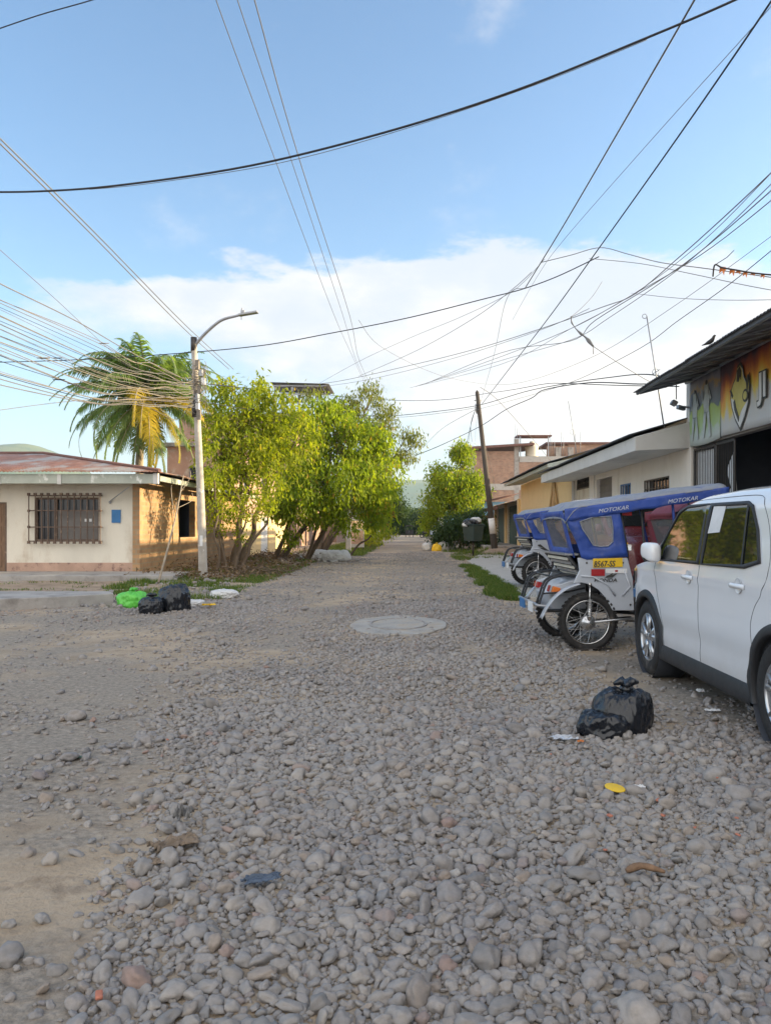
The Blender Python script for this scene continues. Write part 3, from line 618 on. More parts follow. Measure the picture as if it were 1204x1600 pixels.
# ======== gym building at the right
gy = thing('gym_building', 'gym with a dark sheet roof and a faded banner over barred shutters', 'building')
gx = 6.2
MB().box(gx-.02, gx+.28, 16.92, 17.2, -.05, 4.62).build('corner_pillar', plaster_w, gy, bevel=.01)
MB().box(gx+.28, 15, 17.0, 17.2, -.05, 4.6).box(14.8, 15, -3, 17.0, -.05, 6).box(gx, 14.8, -3, -2.8, -.05, 5).build('walls', plaster_w, gy)
MB().box(gx+.02, gx+.2, -2.8, 16.9, 3.12, 4.62).build('beam', concrete, gy)
MB().box(gx, 14.7, -2.7, 16.9, -.02, .06).build('floor', concrete, gy)
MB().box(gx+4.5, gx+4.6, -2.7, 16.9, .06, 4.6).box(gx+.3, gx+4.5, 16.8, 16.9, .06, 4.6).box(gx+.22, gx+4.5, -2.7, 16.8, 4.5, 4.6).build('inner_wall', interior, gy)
for y in (12.4, 7.6, 2.6): MB().box(gx, gx+.18, y-.12, y+.12, .06, 3.12).build('pillar', metal_d, gy)
# barred shutters with torn white sheeting behind them
def bars(name, y0, y1, z0, z1, parent, n, x=gx+.05, m=metal_d, mid=True):
    q = MB().box(x-.02, x+.02, y0, y1, z1-.05, z1).box(x-.02, x+.02, y0, y1, z0, z0+.05)
    if mid: q.box(x-.015, x+.015, y0, y1, (z0+z1)/2-.35, (z0+z1)/2-.31)
    for i in range(n+1):
        y = y0+(y1-y0)*i/n; q.tube([(x, y, z0+.03), (x, y, z1-.03)], .008 if 0 < i < n else .026, 5, caps=False)
    return q.build(name, m, parent)
g1 = bars('barred_gate', 15.72, 16.88, .1, 3.08, gy, 13); g2 = bars('barred_gate', 14.78, 15.66, .1, 3.08, gy, 10)
rs = random.Random(5)
pl = [(gx+.12, 15.74, .2), (gx+.12, 16.86, .2), (gx+.12, 16.86, 3.02), (gx+.12, 15.78, 3.0)]
MB().prism(pl, (.012, 0, 0)).build('torn_sheet', paper, g1)
pl = [(gx+.12, 14.82, .2), (gx+.12, 15.62, .2)]+[(gx+.12, 15.62-.03*i+rs.uniform(-.05, .05), 1.2+.17*i) for i in range(5)]+[(gx+.12, 15.25+rs.uniform(-.12, .08), 2.0+.15*i) for i in range(5)]+[(gx+.12, 15.0, 2.85), (gx+.12, 14.9, 2.2), (gx+.12, 14.84, 1.8)]
MB().prism(pl, (.012, 0, 0)).build('torn_sheet', paper, g2)
for i in range(4):
    y = 13.8-i*1.15; bars('equipment_rack', y-.9, y, .1, 1.9, gy, 7, gx+1.6, metal_g)
# banner
def banner_mat():
    m = bpy.data.materials.new('banner_print'); m.use_nodes = True; t = m.node_tree; L = t.links.new; b = t.nodes['Principled BSDF']
    geo = t.nodes.new('ShaderNodeNewGeometry'); s_ = t.nodes.new('ShaderNodeSeparateXYZ'); L(geo.outputs['Position'], s_.inputs[0])
    n = t.nodes.new('ShaderNodeTexNoise'); n.inputs['Scale'].default_value = 2.6; n.inputs['Detail'].default_value = 6
    mp = t.nodes.new('ShaderNodeMapping'); mp.inputs['Scale'].default_value = (1, 1.5, .45); L(geo.outputs['Position'], mp.inputs[0]); L(mp.outputs[0], n.inputs['Vector'])
    def M(op, a, c):
        q = t.nodes.new('ShaderNodeMath'); q.operation = op
        for i, v in enumerate((a, c)):
            if isinstance(v, (int, float)): q.inputs[i].default_value = v
            else: L(v, q.inputs[i])
        return q.outputs[0]
    # ink runs from a pale foot through yellow flames and orange to deep maroon at the head
    f = M('ADD', M('DIVIDE', M('SUBTRACT', s_.outputs[2], 3.2), 1.35), M('MULTIPLY', M('SUBTRACT', n.outputs['Fac'], .5), .75))
    f = M('ADD', f, M('MULTIPLY', M('SUBTRACT', s_.outputs[1], 14.0), .13))
    rp = t.nodes.new('ShaderNodeValToRGB'); cr = rp.color_ramp; cr.elements[0].color = (.50,.50,.49,1); cr.elements[1].color = (.10,.06,.08,1)
    for p, c in ((.34,(.52,.51,.47)), (.46,(.68,.52,.10)), (.66,(.70,.30,.05)), (.86,(.36,.09,.05))): q = cr.elements.new(p); q.color = (*c, 1)
    L(f, rp.inputs[0]); L(rp.outputs[0], b.inputs['Base Color']); b.inputs['Roughness'].default_value = .6; return m
bn = thing('gym_banner', 'faded flame coloured banner with muscleman shield and letters JI', 'banner')
def wavy(x0, ya, yb, z0, z1, m_, name, par, th=.012, k=40):
    def fn(u, v):
        y = ya+(yb-ya)*u; z = z0+(z1-z0)*v; return (x0-.012*math.sin(u*31)*math.sin(v*3.1)-.006*math.sin(u*83+v*4), y, z+(-.04*math.sin(u*math.pi)*(1-v)))
    return MB().grid(fn, k, 10).build(name, m_, par, solid=th)
wavy(gx-.04, 15.22, 2.6, 3.16, 4.6, banner_mat(), 'cloth', bn, k=120)
lgx = gx-.075
def flat(poly, m_, name, par, x=lgx, th=.008):      # poly in (u to the right along -Y, z)
    return MB().prism([(x, -u, z) for u, z in poly], (th, 0, 0)).build(name, m_, par)
ink = mat('ink_dark', (.05,.05,.045), .6, .1, 5, 0); ink_y = mat('ink_yellow', (.52,.46,.14), .6, .1, 5, 0); ink_w = mat('ink_white', (.62,.62,.60), .6, .05, 5, 0)
cu, cz = -14.28, 3.83
def SH(s, k=0): return [(cu+s*u, cz+s*z) for u, z in ((-.40,.14),(-.30,.26),(-.18,.36),(-.10,.56),(.02,.60),(.14,.50),(.18,.34),(.30,.20),(.40,.34),(.42,.08),(.38,-.22),(.22,-.48),(.02,-.68),(-.20,-.46),(-.36,-.20),(-.42,0))]
flat(SH(1.0), ink, 'emblem', bn, lgx)
flat(SH(.90), ink_w, 'emblem_inner', bn, lgx-.006)
flat([(cu+u, cz+z) for u, z in ((-.36,.12),(-.27,.22),(-.14,.34),(-.08,.50),(.02,.54),(.10,.46),(.15,.30),(.27,.17),(.37,.28),(.38,.06),(.30,-.18),(.10,-.30),(-.04,-.44),(-.16,-.20),(-.26,-.04),(-.36,-.02))], ink_y, 'emblem_field', bn, lgx-.009)
flat([(cu+u, cz+z) for u, z in ((-.30,.08),(-.18,.20),(-.04,.22),(.10,.18),(.16,.08),(.26,.02),(.32,.16),(.34,-.02),(.24,-.16),(.10,-.12),(.12,-.24),(.02,-.40),(-.12,-.22),(-.18,-.06),(-.30,-.04))], ink_y, 'muscle_figure', bn, lgx-.012)
flat([(cu+u, cz+z) for u, z in ((-.10,.26),(-.08,.46),(.02,.52),(.10,.42),(.08,.26),(.04,.36),(-.02,.24))], ink, 'figure_hair', bn, lgx-.018)
flat([(cu+.27+.12*math.cos(a*math.pi/9), cz-.06+.12*math.sin(a*math.pi/9)) for a in range(18)], ink, 'figure_weight', bn, lgx-.018)
flat([(cu+.27+.075*math.cos(a*math.pi/9), cz-.06+.075*math.sin(a*math.pi/9)) for a in range(18)], ink_y, 'figure_weight_hub', bn, lgx-.024)
for pp in (((-.18,-.06),(-.12,-.22),(0,-.42),(-.02,-.50),(-.20,-.26),(-.24,-.1)), ((-.40,.13),(-.36,.16),(-.25,.02),(-.30,-.02)), ((.30,.20),(.36,.30),(.40,.30),(.36,.02),(.33,.0))): flat([(cu+u, cz+z) for u, z in pp], ink, 'figure_line', bn, lgx-.018)
def text(body, size, m_, name, par, loc, rot, depth=.002, shear=0, align='LEFT', offset=0, sx=1):
    c = bpy.data.curves.new(name, 'FONT'); c.body = body; c.size = size; c.extrude = depth; c.shear = shear; c.align_x = align; c.offset = offset; c.resolution_u = 3
    t_ = bpy.data.objects.new('t', c); C.objects.link(t_); bpy.context.view_layer.update()
    me = bpy.data.meshes.new_from_object(t_.evaluated_get(bpy.context.evaluated_depsgraph_get())); bpy.data.objects.remove(t_)
    me.materials.clear(); me.materials.append(m_); o = bpy.data.objects.new(name, me); C.objects.link(o)
    if par: o.parent = par
    o.location = loc; o.rotation_euler = rot; o.scale = (sx, 1, 1); return o
text('JI', .60, ink, 'lettering_outline', bn, (lgx, 13.50, 3.64), (R(90), 0, R(-90)), .002, 0, 'LEFT', .045)
text('JI', .60, ink_w, 'lettering', bn, (lgx-.008, 13.50, 3.64), (R(90), 0, R(-90)), .002, 0, 'LEFT', .015)
# second print: a faded football picture
def photo_mat():
    m = bpy.data.materials.new('football_print'); m.use_nodes = True; t = m.node_tree; L = t.links.new; b = t.nodes['Principled BSDF']
    geo = t.nodes.new('ShaderNodeNewGeometry'); s_ = t.nodes.new('ShaderNodeSeparateXYZ'); L(geo.outputs['Position'], s_.inputs[0])
    n = t.nodes.new('ShaderNodeTexNoise'); n.inputs['Scale'].default_value = 4; n.inputs['Detail'].default_value = 7; L(geo.outputs['Position'], n.inputs['Vector'])
    q = t.nodes.new('ShaderNodeMath'); q.operation = 'MULTIPLY_ADD'; L(n.outputs['Fac'], q.inputs[0]); q.inputs[1].default_value = .42; 
    q2 = t.nodes.new('ShaderNodeMath'); q2.operation = 'MULTIPLY_ADD'; L(s_.outputs[2], q2.inputs[0]); q2.inputs[1].default_value = 1/1.4; q2.inputs[2].default_value = -3.2/1.4-.21; L(q2.outputs[0], q.inputs[2])
    rp = t.nodes.new('ShaderNodeValToRGB'); cr = rp.color_ramp; cr.elements[0].color = (.46,.50,.46,1); cr.elements[1].color = (.17,.19,.24,1)
    for p, c in ((.14,(.42,.50,.42)), (.20,(.36,.48,.22)), (.46,(.33,.43,.12)), (.50,(.14,.17,.19)), (.74,(.20,.22,.26)), (.80,(.42,.30,.16)), (.88,(.28,.27,.30))): e_ = cr.elements.new(p); e_.color = (*c, 1)
    L(q.outputs[0], rp.inputs[0]); L(rp.outputs[0], b.inputs['Base Color']); b.inputs['Roughness'].default_value = .65; return m
bp_ = thing('football_banner', 'faded green picture banner of two footballers at the left end of the gym front', 'banner')
wavy(gx-.045, 16.9, 15.25, 3.14, 4.6, photo_mat(), 'cloth', bp_, k=24)
ink_p = mat('ink_pale', (.40,.44,.43), .7, .2, 6, 0)
def footballer(u0, s, par):
    mmm = MB()
    for poly in (((-.07,.30),(.07,.30),(.09,.62),(.05,.86),(-.06,.86),(-.10,.6)), ((-.12,-.18),(-.07,-.18),(.0,.32),(-.08,.32)), ((.08,-.20),(.13,-.18),(.08,.32),(.01,.32)), ((-.07,.80),(-.13,.52),(-.10,.50),(-.05,.70)), ((.06,.82),(.14,.56),(.11,.53),(.05,.7))):
        mmm.prism([(gx-.072, -(u0+1.7*s*u), 3.42+s*z) for u, z in poly], (.006, 0, 0))
    mmm.build('footballer', ink_p, par); MB().lathe([(.0,0),(.05*s,0),(.05*s,.006),(0,.006)], (gx-.073, -u0, 3.42+s*.90), (1,0,0), 12, sm=False).build('footballer_head', ink, par)
footballer(-16.55, .95, bp_); footballer(-15.9, 1.05, bp_)
# roof
Rf = MB(); sheet(Rf, (4.95,17.05,4.36), (4.95,-3.3,4.36), (15.4,17.05,6.9), (15.4,-3.3,6.9), .016, .11); rf = Rf.build('roof', slate, gy, solid=.006)
MB().prism([(5.0,-3.2,4.30),(6.18,-3.2,4.60),(6.18,-3.2,4.66),(5.0,-3.2,4.36)], (0,20.2,0)).build('soffit', slate, gy)
tb = MB().tube([(5.03,17.0,4.31),(5.03,-3.1,4.31)], .022, 5).tube([(6.1,17.0,4.55),(6.1,-3.1,4.55)], .03, 5)
for i in range(28):
    y = 16.9-i*.72; tb.tube([(5.05,y,4.30),(6.08,y-.36,4.54)], .014, 4).tube([(6.08,y-.36,4.54),(5.05,y-.72,4.30)], .014, 4)
tb.build('eave_truss', metal_g, gy)
MB().prism([(6.2,17.02,4.6),(15.2,17.02,6.8),(15.2,17.02,5.4),(6.2,17.02,4.5)], (0,.16,0)).build('gable', plaster_w, gy)
# things fixed to the gym front
q = thing('flood_light', 'small flood light hanging under the tip of the dark roof', 'lamp', (5.75, 16.6, 4.45))
MB().tube([(0,0,0),(0,0,-.32)], .012, 6).build('stem', metal_g, q); MB().obox((-.05,0,-.40), (.12,.16,.10), (0,.5,0)).build('lamp_head', metal_g, q, bevel=.01)
q = thing('security_camera', 'grey security camera on the white corner pillar', 'camera', (6.14, 16.95, 4.0))
MB().tube([(.05,0,0),(-.1,0,.03)], .02, 6).build('bracket', metal_g, q); MB().obox((-.17,-.02,.0), (.2,.09,.09), (0,.15,.4)).build('camera_body', metal_g, q, bevel=.01)
# a bird on the roof edge
bd = MB(); bd.tube([(-.17,0,.055),(-.10,0,.06),(-.03,0,.075),(.03,0,.095),(.06,0,.13),(.075,0,.155),(.09,0,.165),(.115,0,.16)], [.006,.018,.036,.038,.026,.022,.018,.003], 10)
bd.tube([(0,-.01,.05),(.0,-.012,0)], .004, 5); bd.tube([(0,.01,.05),(0,.012,0)], .004, 5)
o = bd.build('bird', metal_d); o.location = (5.02, 12.85, 4.385); o.rotation_euler = (0, 0, R(-60)); tag(o, 'small dark bird perched on the edge of the gym roof', 'bird')
# ======== white house
wh = thing('white_house', 'long white single storey house with a concrete canopy next to the gym', 'house')
W = MB(); wall(W, 'y', 17.25, 29.3, -.05, 3.5, gx, gx+.2, [(26.5, 28.8, .05, 3.45), (23.6, 25.5, .3, 2.95), (21.6, 22.6, 1.7, 2.62), (18.4, 20.3, 1.2, 2.60)])
merge_clean(W.build('front_wall', plaster_w, wh)); MB().box(gx+.2, 14, 29.1, 29.3, -.05, 3.5).box(gx+.2, 14, 17.25, 17.45, -.05, 3.9).box(13.8, 14, 17.45, 29.1, -.05, 3.5).build('walls', plaster_w, wh)
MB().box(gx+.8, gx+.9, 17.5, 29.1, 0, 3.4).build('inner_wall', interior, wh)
cpz = MB().prism([(4.98,17.0,3.06),(4.98,17.0,3.37),(6.19,17.0,3.70),(6.19,17.0,3.12)], (0,12.2,0)); cpz.build('canopy', fascia_w, wh, bevel=.01)
Rf = MB(); sheet(Rf, (4.86,17.1,3.42), (4.86,29.35,3.42), (10.5,17.1,5.05), (10.5,29.35,5.05), .014, .10); Rf.build('roof', slate, wh, solid=.006)
for (a, c, p, q_) in ((21.6, 22.6, 1.7, 2.62), (18.4, 20.3, 1.2, 2.60)):
    w1 = MB().box(gx+.13, gx+.15, a, c, p, q_).build('window', win_dark, wh)
    fr = MB().box(gx-.01, gx+.03, a, c, q_-.04, q_).box(gx-.01, gx+.03, a, c, p, p+.04)
    n_ = int((c-a)/.22)
    for i in range(n_+1): fr.box(gx-.012, gx+.01, a+(c-a)*i/n_-.012, a+(c-a)*i/n_+.012, p, q_)
    for z in np.arange(p+.25, q_-.1, .3): fr.box(gx-.016, gx+.012, a, c, z, z+.02)
    fr.build('grille', blue_pl if c > 22 else metal_d, w1)
gm = MB().box(gx+.05, gx+.08, 26.55, 28.75, .1, 2.75)
for i in range(12): gm.box(gx+.03, gx+.05, 26.6+i*.19, 26.63+i*.19, .1, 2.75)
gm.build('garage_gate', wood_pale if False else plaster_c, wh)
gz = MB()
for i in range(8):
    y = 26.55+i*.275; gz.tube([(gx+.06, y, 2.8), (gx+.06, y+.137, 3.4), (gx+.06, y+.275, 2.8)], .02, 4); gz.tube([(gx+.06, y, 3.1), (gx+.06, y+.137, 2.8), (gx+.06, y+.275, 3.1)], .015, 4)
gz.box(gx+.04, gx+.08, 26.5, 28.8, 2.76, 2.80).build('zigzag_grille', metal_d, wh)
MB().box(gx-.06, gx+.1, 25.75, 26.35, -.05, 3.5).build('column', plaster_w, wh, bevel=.01)
dd = MB().box(gx+.1, gx+.14, 23.62, 25.48, .3, 2.93)
for i in range(12): dd.box(gx+.08, gx+.1, 23.62, 25.48, .42+i*.21, .44+i*.21)
dd.build('shutter', cardboard, wh); MB().box(gx-.04, gx+.1, 28.85, 29.28, -.05, 3.5).build('column', concrete_pale, wh)
for (p, h, lab, hook) in (((5.75, 17.3, 3.5), 2.62, 'thin leaning antenna mast with wire loops on the canopy of the white house', True), ((7.2, 33, 4.4), 2.4, 'thin antenna mast with a bare rod tip behind the yellow house eave', False)):
    an = thing('antenna_mast', lab, 'antenna', p)
    lean = -.42 if hook else -.4
    MB().tube([(0,0,-.1), (lean*.5, 0, h*.5), (lean, 0, h)], .016, 6).build('mast', metal_g, an)
    if hook:
        for (t0, r_) in ((1.0, .05), (.52, .075)):
            c_ = Vector((lean*t0-.05*(t0 == 1), 0, h*t0)); MB().torus(c_, (0,1,0), r_, .008, 16, 5).build('wire_loop', metal_g, an)
        MB().tube([(lean*.52,-.3,h*.52),(lean*.52,.3,h*.52)], .008, 5).build('crossbar', metal_g, an)
    else:
        MB().torus((lean*.45-.06,0,h*.45), (0,1,0), .10, .008, 16, 5).build('wire_loop', metal_g, an)
        MB().tube([(-.1,0,-.1),(-.1,0,1.0)], .01, 5).tube([(.12,0,-.1),(.12,0,1.1)], .01, 5).build('side_rod', metal_g, an)
q = tag(MB().box(gx-.045, gx-.021, 16.97, 17.17, 1.62, 1.95).build('small_sign', blue_pl, None, bevel=.004), 'small blue plate on the white corner pillar of the gym', 'wall plate')
# ======== yellow house
yh = thing('yellow_house', 'yellow plastered house with a thin dark roof edge beyond the white house', 'house')
MB().box(gx, gx+.2, 29.35, 43, -.05, 3.75).box(gx+.2, 14, 42.8, 43, -.05, 3.75).box(13.8, 14, 29.35, 42.8, -.05, 3.75).build('walls', plaster_y, yh)
MB().prism([(5.25,29.3,3.66),(5.25,29.3,3.80),(6.19,29.3,4.02),(6.19,29.3,3.76)], (0,13.5,0)).build('canopy', fascia_m, yh, bevel=.01)
Rf = MB(); sheet(Rf, (5.1,29.42,3.84), (5.1,43.4,3.84), (11,29.42,5.5), (11,43.4,5.5), .014, .12); Rf.build('roof', slate, yh, solid=.008)
MB().box(gx-.03, gx+.01, 29.4, 42.9, -.05, .5).build('plinth', plaster_y, yh)
af = thing('wooden_frame', 'triangular pale wooden frame mounted on the yellow wall', 'wall frame', (gx-.05, 32.6, 2.2))
MB().tube([(-.05,-.75,0),(-.05,.1,1.25)], .06, 4).tube([(-.05,.8,0),(-.05,.05,1.25)], .06, 4).build('rafter', wood_pale, af)
MB().prism([(-.02,-.0,.05),(-.02,.65,.05),(-.02,.08,1.05)], (-.02,0,0)).build('panel', wood_pale, af)
for i in range(3): MB().box(-.07, -.04, -.45+i*.3, -.38+i*.3, -.15, .55-.1*i).build('slat', wood_pale, af)
# ======== shops with green shutters, blue house
sh = thing('shop_house', 'low shop with dark green roller shutters and cream pillars', 'shop')
W = MB(); wall(W, 'y', 43.1, 56, -.05, 3.0, gx, gx+.2, [(43.6, 48.6, .3, 2.7), (49.8, 54.6, .3, 2.7)]); merge_clean(W.build('front_wall', plaster_c, sh))
MB().box(gx+.2, 13, 55.8, 56, -.05, 3.0).box(12.8, 13, 43.1, 55.8, -.05, 3.0).build('walls', plaster_c, sh)
for a, c in ((43.6, 48.6), (49.8, 54.6)):
    q = MB().box(gx+.1, gx+.13, a, c, .3, 2.7)
    for i in range(14): q.box(gx+.08, gx+.1, a, c, .36+i*.165, .44+i*.165)
    q.build('shutter', green_d, sh)
for y in (43.3, 49.2, 55.2): MB().box(gx-.14, gx, y-.22, y+.22, -.05, 3.0).build('pillar', plaster_y, sh, bevel=.02)
Rf = MB(); sheet(Rf, (4.9,43.6,2.62), (4.9,56.2,2.62), (7.6,43.6,3.3), (7.6,56.2,3.3), .015, .14); Rf.build('awning', rust, sh, solid=.01)
MB().box(4.95, 5.0, 43.7, 56.1, 2.42, 2.6).build('awning_edge', rust_d, sh)
bh_ = thing('blue_house', 'small light blue house with a dark doorway beside the utility pole', 'house')
W = MB(); wall(W, 'x', 4.95, 12, -.05, 3.3, 57, 57.2, []); wall(W, 'y', 57.2, 64, -.05, 3.3, 4.95, 5.15, [(58.2, 59.2, .3, 2.5), (61, 62.2, 1.2, 2.4)]); merge_clean(W.build('walls', plaster_b, bh_))
MB().box(5.1, 5.13, 58.2, 59.2, .3, 2.5).build('door', wood, bh_); MB().box(5.1, 5.13, 61, 62.2, 1.2, 2.4).build('window', win_dark, bh_)
MB().box(5.35, 5.95, 56.95, 56.999, .35, 2.3).build('door', wood, bh_)
Rf = MB(); sheet(Rf, (3.7,56.5,2.95), (3.7,64.2,2.95), (8,56.5,3.9), (8,64.2,3.9), .015, .14); Rf.build('awning', rust_d, bh_, solid=.012)
for y in (57, 60.5): MB().tube([(3.85,y,.1),(3.85,y,2.95)], .05, 6).build('post', metal_d, bh_)
# ======== unfinished brick building
bb = thing('brick_building', 'tall unfinished brick building with grey concrete columns and roof slab', 'building')
fy = 66
W = MB().box(4.75, 9.1, fy, fy+.2, -.05, 7.95).box(9.1, 14, fy, fy+.2, -.05, 7.0); W.box(4.75, 4.95, fy+.2, 80, -.05, 7.0).box(13.8, 14, fy+.2, 80, -.05, 7.0)
W.box(11.0, 16.6, fy+2, fy+2.2, 3.4, 7.7); W.build('walls', brick, bb)
MB().box(14.2, 20, fy+3, fy+3.2, 3.4, 8.9).box(12.3, 14.2, fy+3, fy+3.2, 6.8, 8.7).build('upper_wall', brick, bb)
MB().box(12.2, 20.3, fy+2.8, fy+8, 8.9, 9.05).build('upper_roof', rust_d, bb)
for x in (5.15, 8.95): MB().box(x, x+.42, fy-.04, fy+.04, -.05, 7.6 if x < 6 else 9.0).build('column', concrete, bb)
for x in (10.9, 12.9, 14.0): MB().box(x, x+.45, fy+1.9, fy+2.28, 6.5, 8.5).build('column', concrete, bb)
MB().box(4.7, 14.02, fy-.03, fy+.03, 4.6, 5.15).build('concrete_band', concrete_pale, bb)
MB().box(9.4, 13.9, fy-.05, fy+1.8, 7.0, 7.5).build('parapet', concrete_pale, bb)
MB().box(4.75, 5.15, fy-.025, fy+.02, 6.2, 7.6).build('parapet', concrete_pale, bb)
MB().prism([(3.6,fy-.6,7.98),(10.6,fy-.6,8.45),(10.6,fy-.6,8.62),(3.6,fy-.6,8.2)], (0,6,0)).build('roof_slab', rust_d, bb)
MB().box(3.75, 4.7, fy-.5, fy+3, 7.3, 7.98).build('roof_edge_block', concrete, bb)
for i, x in enumerate((9.0, 9.2, 9.35, 12.4, 12.55, 12.8, 13.4, 13.6)): MB().tube([(x, fy+(0 if x < 10 else 2.1), 7.4), (x+.02, fy+(0 if x < 10 else 2.1), 10.3-(i % 3)*.35 if x < 10 else 9.9-(i % 3)*.4)], .018, 4).build('rebar', metal_g, bb)
tk = thing('water_tank', 'cream ribbed water tank on the roof of the brick building', 'water tank', (10.6, fy+.9, 7.5))
MB().lathe([(0,0),(.56,0),(.58,.1),(.54,.16),(.58,.24),(.54,.4),(.58,.5),(.54,.7),(.58,.82),(.55,1.0),(.38,1.16),(.2,1.22),(.2,1.3),(0,1.3)], (0,0,.02), (0,0,1), 24).build('tank_body', tank_m, tk)
MB().lathe([(0,0),(.17,0),(.17,.06),(0,.08)], (0,0,1.325), (0,0,1), 16).build('lid', tank_m, tk)
cv = thing('tank_shelter', 'small flat sheet shelter on posts above the water tank', 'shelter', (10.6, fy+.9, 7.5))
MB().box(-1.4, 1.6, -.9, .9, 1.75, 1.85).build('sheet', rust_d, cv)
for x in (-1.1, 1.3): MB().box(x-.04, x+.04, -.84, -.76, 0, 1.75).build('post', metal_g, cv)
for i, (x0, x1, y0, y1, h, mm, lb) in enumerate(((4.4, 12, 84, 98, 4.2, plaster_b, 'pale blue house far down the right side behind the street tree'), (4.2, 12, 102, 120, 3.3, plaster_w, 'low white house far down the right side near the end of the street'))):
    block('row_house', lb, x0, x1, y0, y1, h, mm, [(x0+1, x0+2.2, .9, 2.1)], [(y0+2, y0+4, .9, 2.1)])
print('p2 done', len(bpy.data.objects))
# ---------------------------------------------------------------- trees and plants
def leaves(name, tips, per, L, W_, spread, m, parent, seed=0, droop=.7, curl=.3):
    """tips (n,3) twig ends; each carries `per` pointed leaves hanging around it"""
    rs = np.random.RandomState(seed); tips = np.repeat(np.asarray(tips, float), per, 0); n = len(tips)
    base = tips+rs.normal(0, spread, (n, 3))
    az = rs.uniform(0, 2*np.pi, n); el = rs.normal(-droop, .55, n)
    d = np.stack([np.cos(az)*np.cos(el), np.sin(az)*np.cos(el), np.sin(el)], -1)
    up = np.stack([rs.normal(0, .5, n), rs.normal(0, .5, n), np.ones(n)], -1)
    s = np.cross(d, up); s /= np.linalg.norm(s, axis=1)[:, None]+1e-9; nn = np.cross(s, d)
    ll = (L*rs.uniform(.65, 1.25, n))[:, None]; ww = (W_*rs.uniform(.7, 1.2, n))[:, None]/2
    p0 = base; p1 = base+d*ll*.5+s*ww+nn*ww*curl; p2 = base+d*ll-nn*ll*.12; p3 = base+d*ll*.5-s*ww+nn*ww*curl; pm = base+d*ll*.5
    V_ = np.stack([p0, p1, p2, p3, pm], 1).reshape(-1, 3); b = np.arange(n)*5
    F_ = np.concatenate([np.stack([b, b+1, b+4], -1), np.stack([b+1, b+2, b+4], -1), np.stack([b+4, b+2, b+3], -1), np.stack([b, b+4, b+3], -1)])
    r = np.clip(np.repeat(rs.rand(len(tips)//per), per)*.45+rs.rand(n)*.55, 0, 1); r = np.tile(r, 4)
    return np_mesh(name, V_, F_, m, parent, {'rnd': r})
def crown_tips(blobs, per_m2, seed):
    blobs = [(x, y, z, a*1.12, b*1.12, c*1.1) for x, y, z, a, b, c in blobs]
    rs = np.random.RandomState(seed); out = []
    for (x, y, z, rx, ry, rz) in blobs:
        n = int(per_m2*4*np.pi*((rx*ry+ry*rz+rx*rz)/3)); v = rs.normal(0, 1, (n, 3)); v /= np.linalg.norm(v, axis=1)[:, None]
        rad = np.where(rs.rand(n) < .72, rs.uniform(.80, 1.04, n), rs.uniform(.35, .85, n))
        lump = .80+.42*np.array([mnoise.noise(Vector((a*2.1+x, b*2.1+y, c*2.1+z))) for a, b, c in v])
        p = v*(rad*lump)[:, None]*np.array([rx, ry, rz])+np.array([x, y, z])
        gap = np.array([mnoise.noise(Vector(q)*1.25) for q in p.tolist()]); p = p[gap > -.30]; out.append(p)
    return np.concatenate(out)
def branch_path(a, b, sag, rs, k=5):
    a = Vector(a); b = Vector(b); L = (b-a).length; pts = []
    for i in range(k+1):
        t = i/k; q = a.lerp(b, t); q.z += sag*L*math.sin(t*math.pi)
        if 0 < i < k: q += Vector((rs.uniform(-1, 1), rs.uniform(-1, 1), rs.uniform(-1, 1)))*L*.045
        pts.append(q)
    return pts
def tree(name, label, trunks, blobs, leafm, per_m2=16, per=9, L=.17, W_=.06, spread=.10, seed=1, barkm=bark, group=None, droop=.7, twigs=14, cat='tree', extra=None):
    """trunks: list of (base, fork, r, [blob indices])"""
    rs = random.Random(seed); t = thing(name, label, cat, (trunks[0][0][0], trunks[0][0][1], trunks[0][0][2]), 0, group)
    o0 = Vector(t.location); tips = crown_tips(blobs, per_m2, seed); tr = MB(); lb = MB()
    for base, fork, r, idx in trunks:
        pts = smooth_path(branch_path(base, fork, .03, rs, 4), 4); n = len(pts); rr = [r*(1.35-.35*min(1, i/3)) *(1-.4*i/(n-1)) for i in range(n)]
        tr.tube([p-o0 for p in pts], rr, 9)
        for bi in idx:
            bl = blobs[bi]; c = Vector(bl[:3]); mid = Vector(fork).lerp(c, .8)
            lp = branch_path(fork, mid, .06, rs, 4); lp = smooth_path(lp, 3); lb.tube([p-o0 for p in lp], [r*.55*(1-.65*i/(len(lp)-1)) for i in range(len(lp))], 7)
            T = [q for q in tips[rs.randrange(5)::37] if abs(q[0]-bl[0]) < bl[3]*1.1 and abs(q[1]-bl[1]) < bl[4]*1.1 and abs(q[2]-bl[2]) < bl[5]*1.1]
            rs.shuffle(T)
            for q in T[:twigs]:
                st = lp[rs.randrange(len(lp)//3, len(lp))]; bp2 = branch_path(st, Vector(q), .05, rs, 3); lb.tube([p-o0 for p in bp2], [r*.2, r*.15, r*.1, r*.04], 5, caps=False)
    tr.build('trunk', barkm, t); lb.build('branches', barkm, t)
    leaves('crown', tips-np.array(o0), per, L, W_, spread, leafm, t, seed, droop)
    if extra: extra(t, o0)
    return t
G1 = 'leafy trees along the left verge'
def at(px, py, D): return ((px-640)*D/1200, D, 1.35-(py-825)*D/1200)
def bl(px, py, D, r, rz=None, ry=None): x, y, z = at(px, py, D); return (x, y, z, r, ry or r, rz or r)
B1 = [bl(372,632,24,1.05,.95), bl(430,655,24.6,1.1,1.05), bl(336,684,23.6,.7,.9), bl(398,712,24,1.25,1.0), bl(462,690,25,.85,1.0), bl(355,735,23.5,.9,.7), bl(398,605,24.2,.5,.4), bl(352,600,24,.45,.35)]
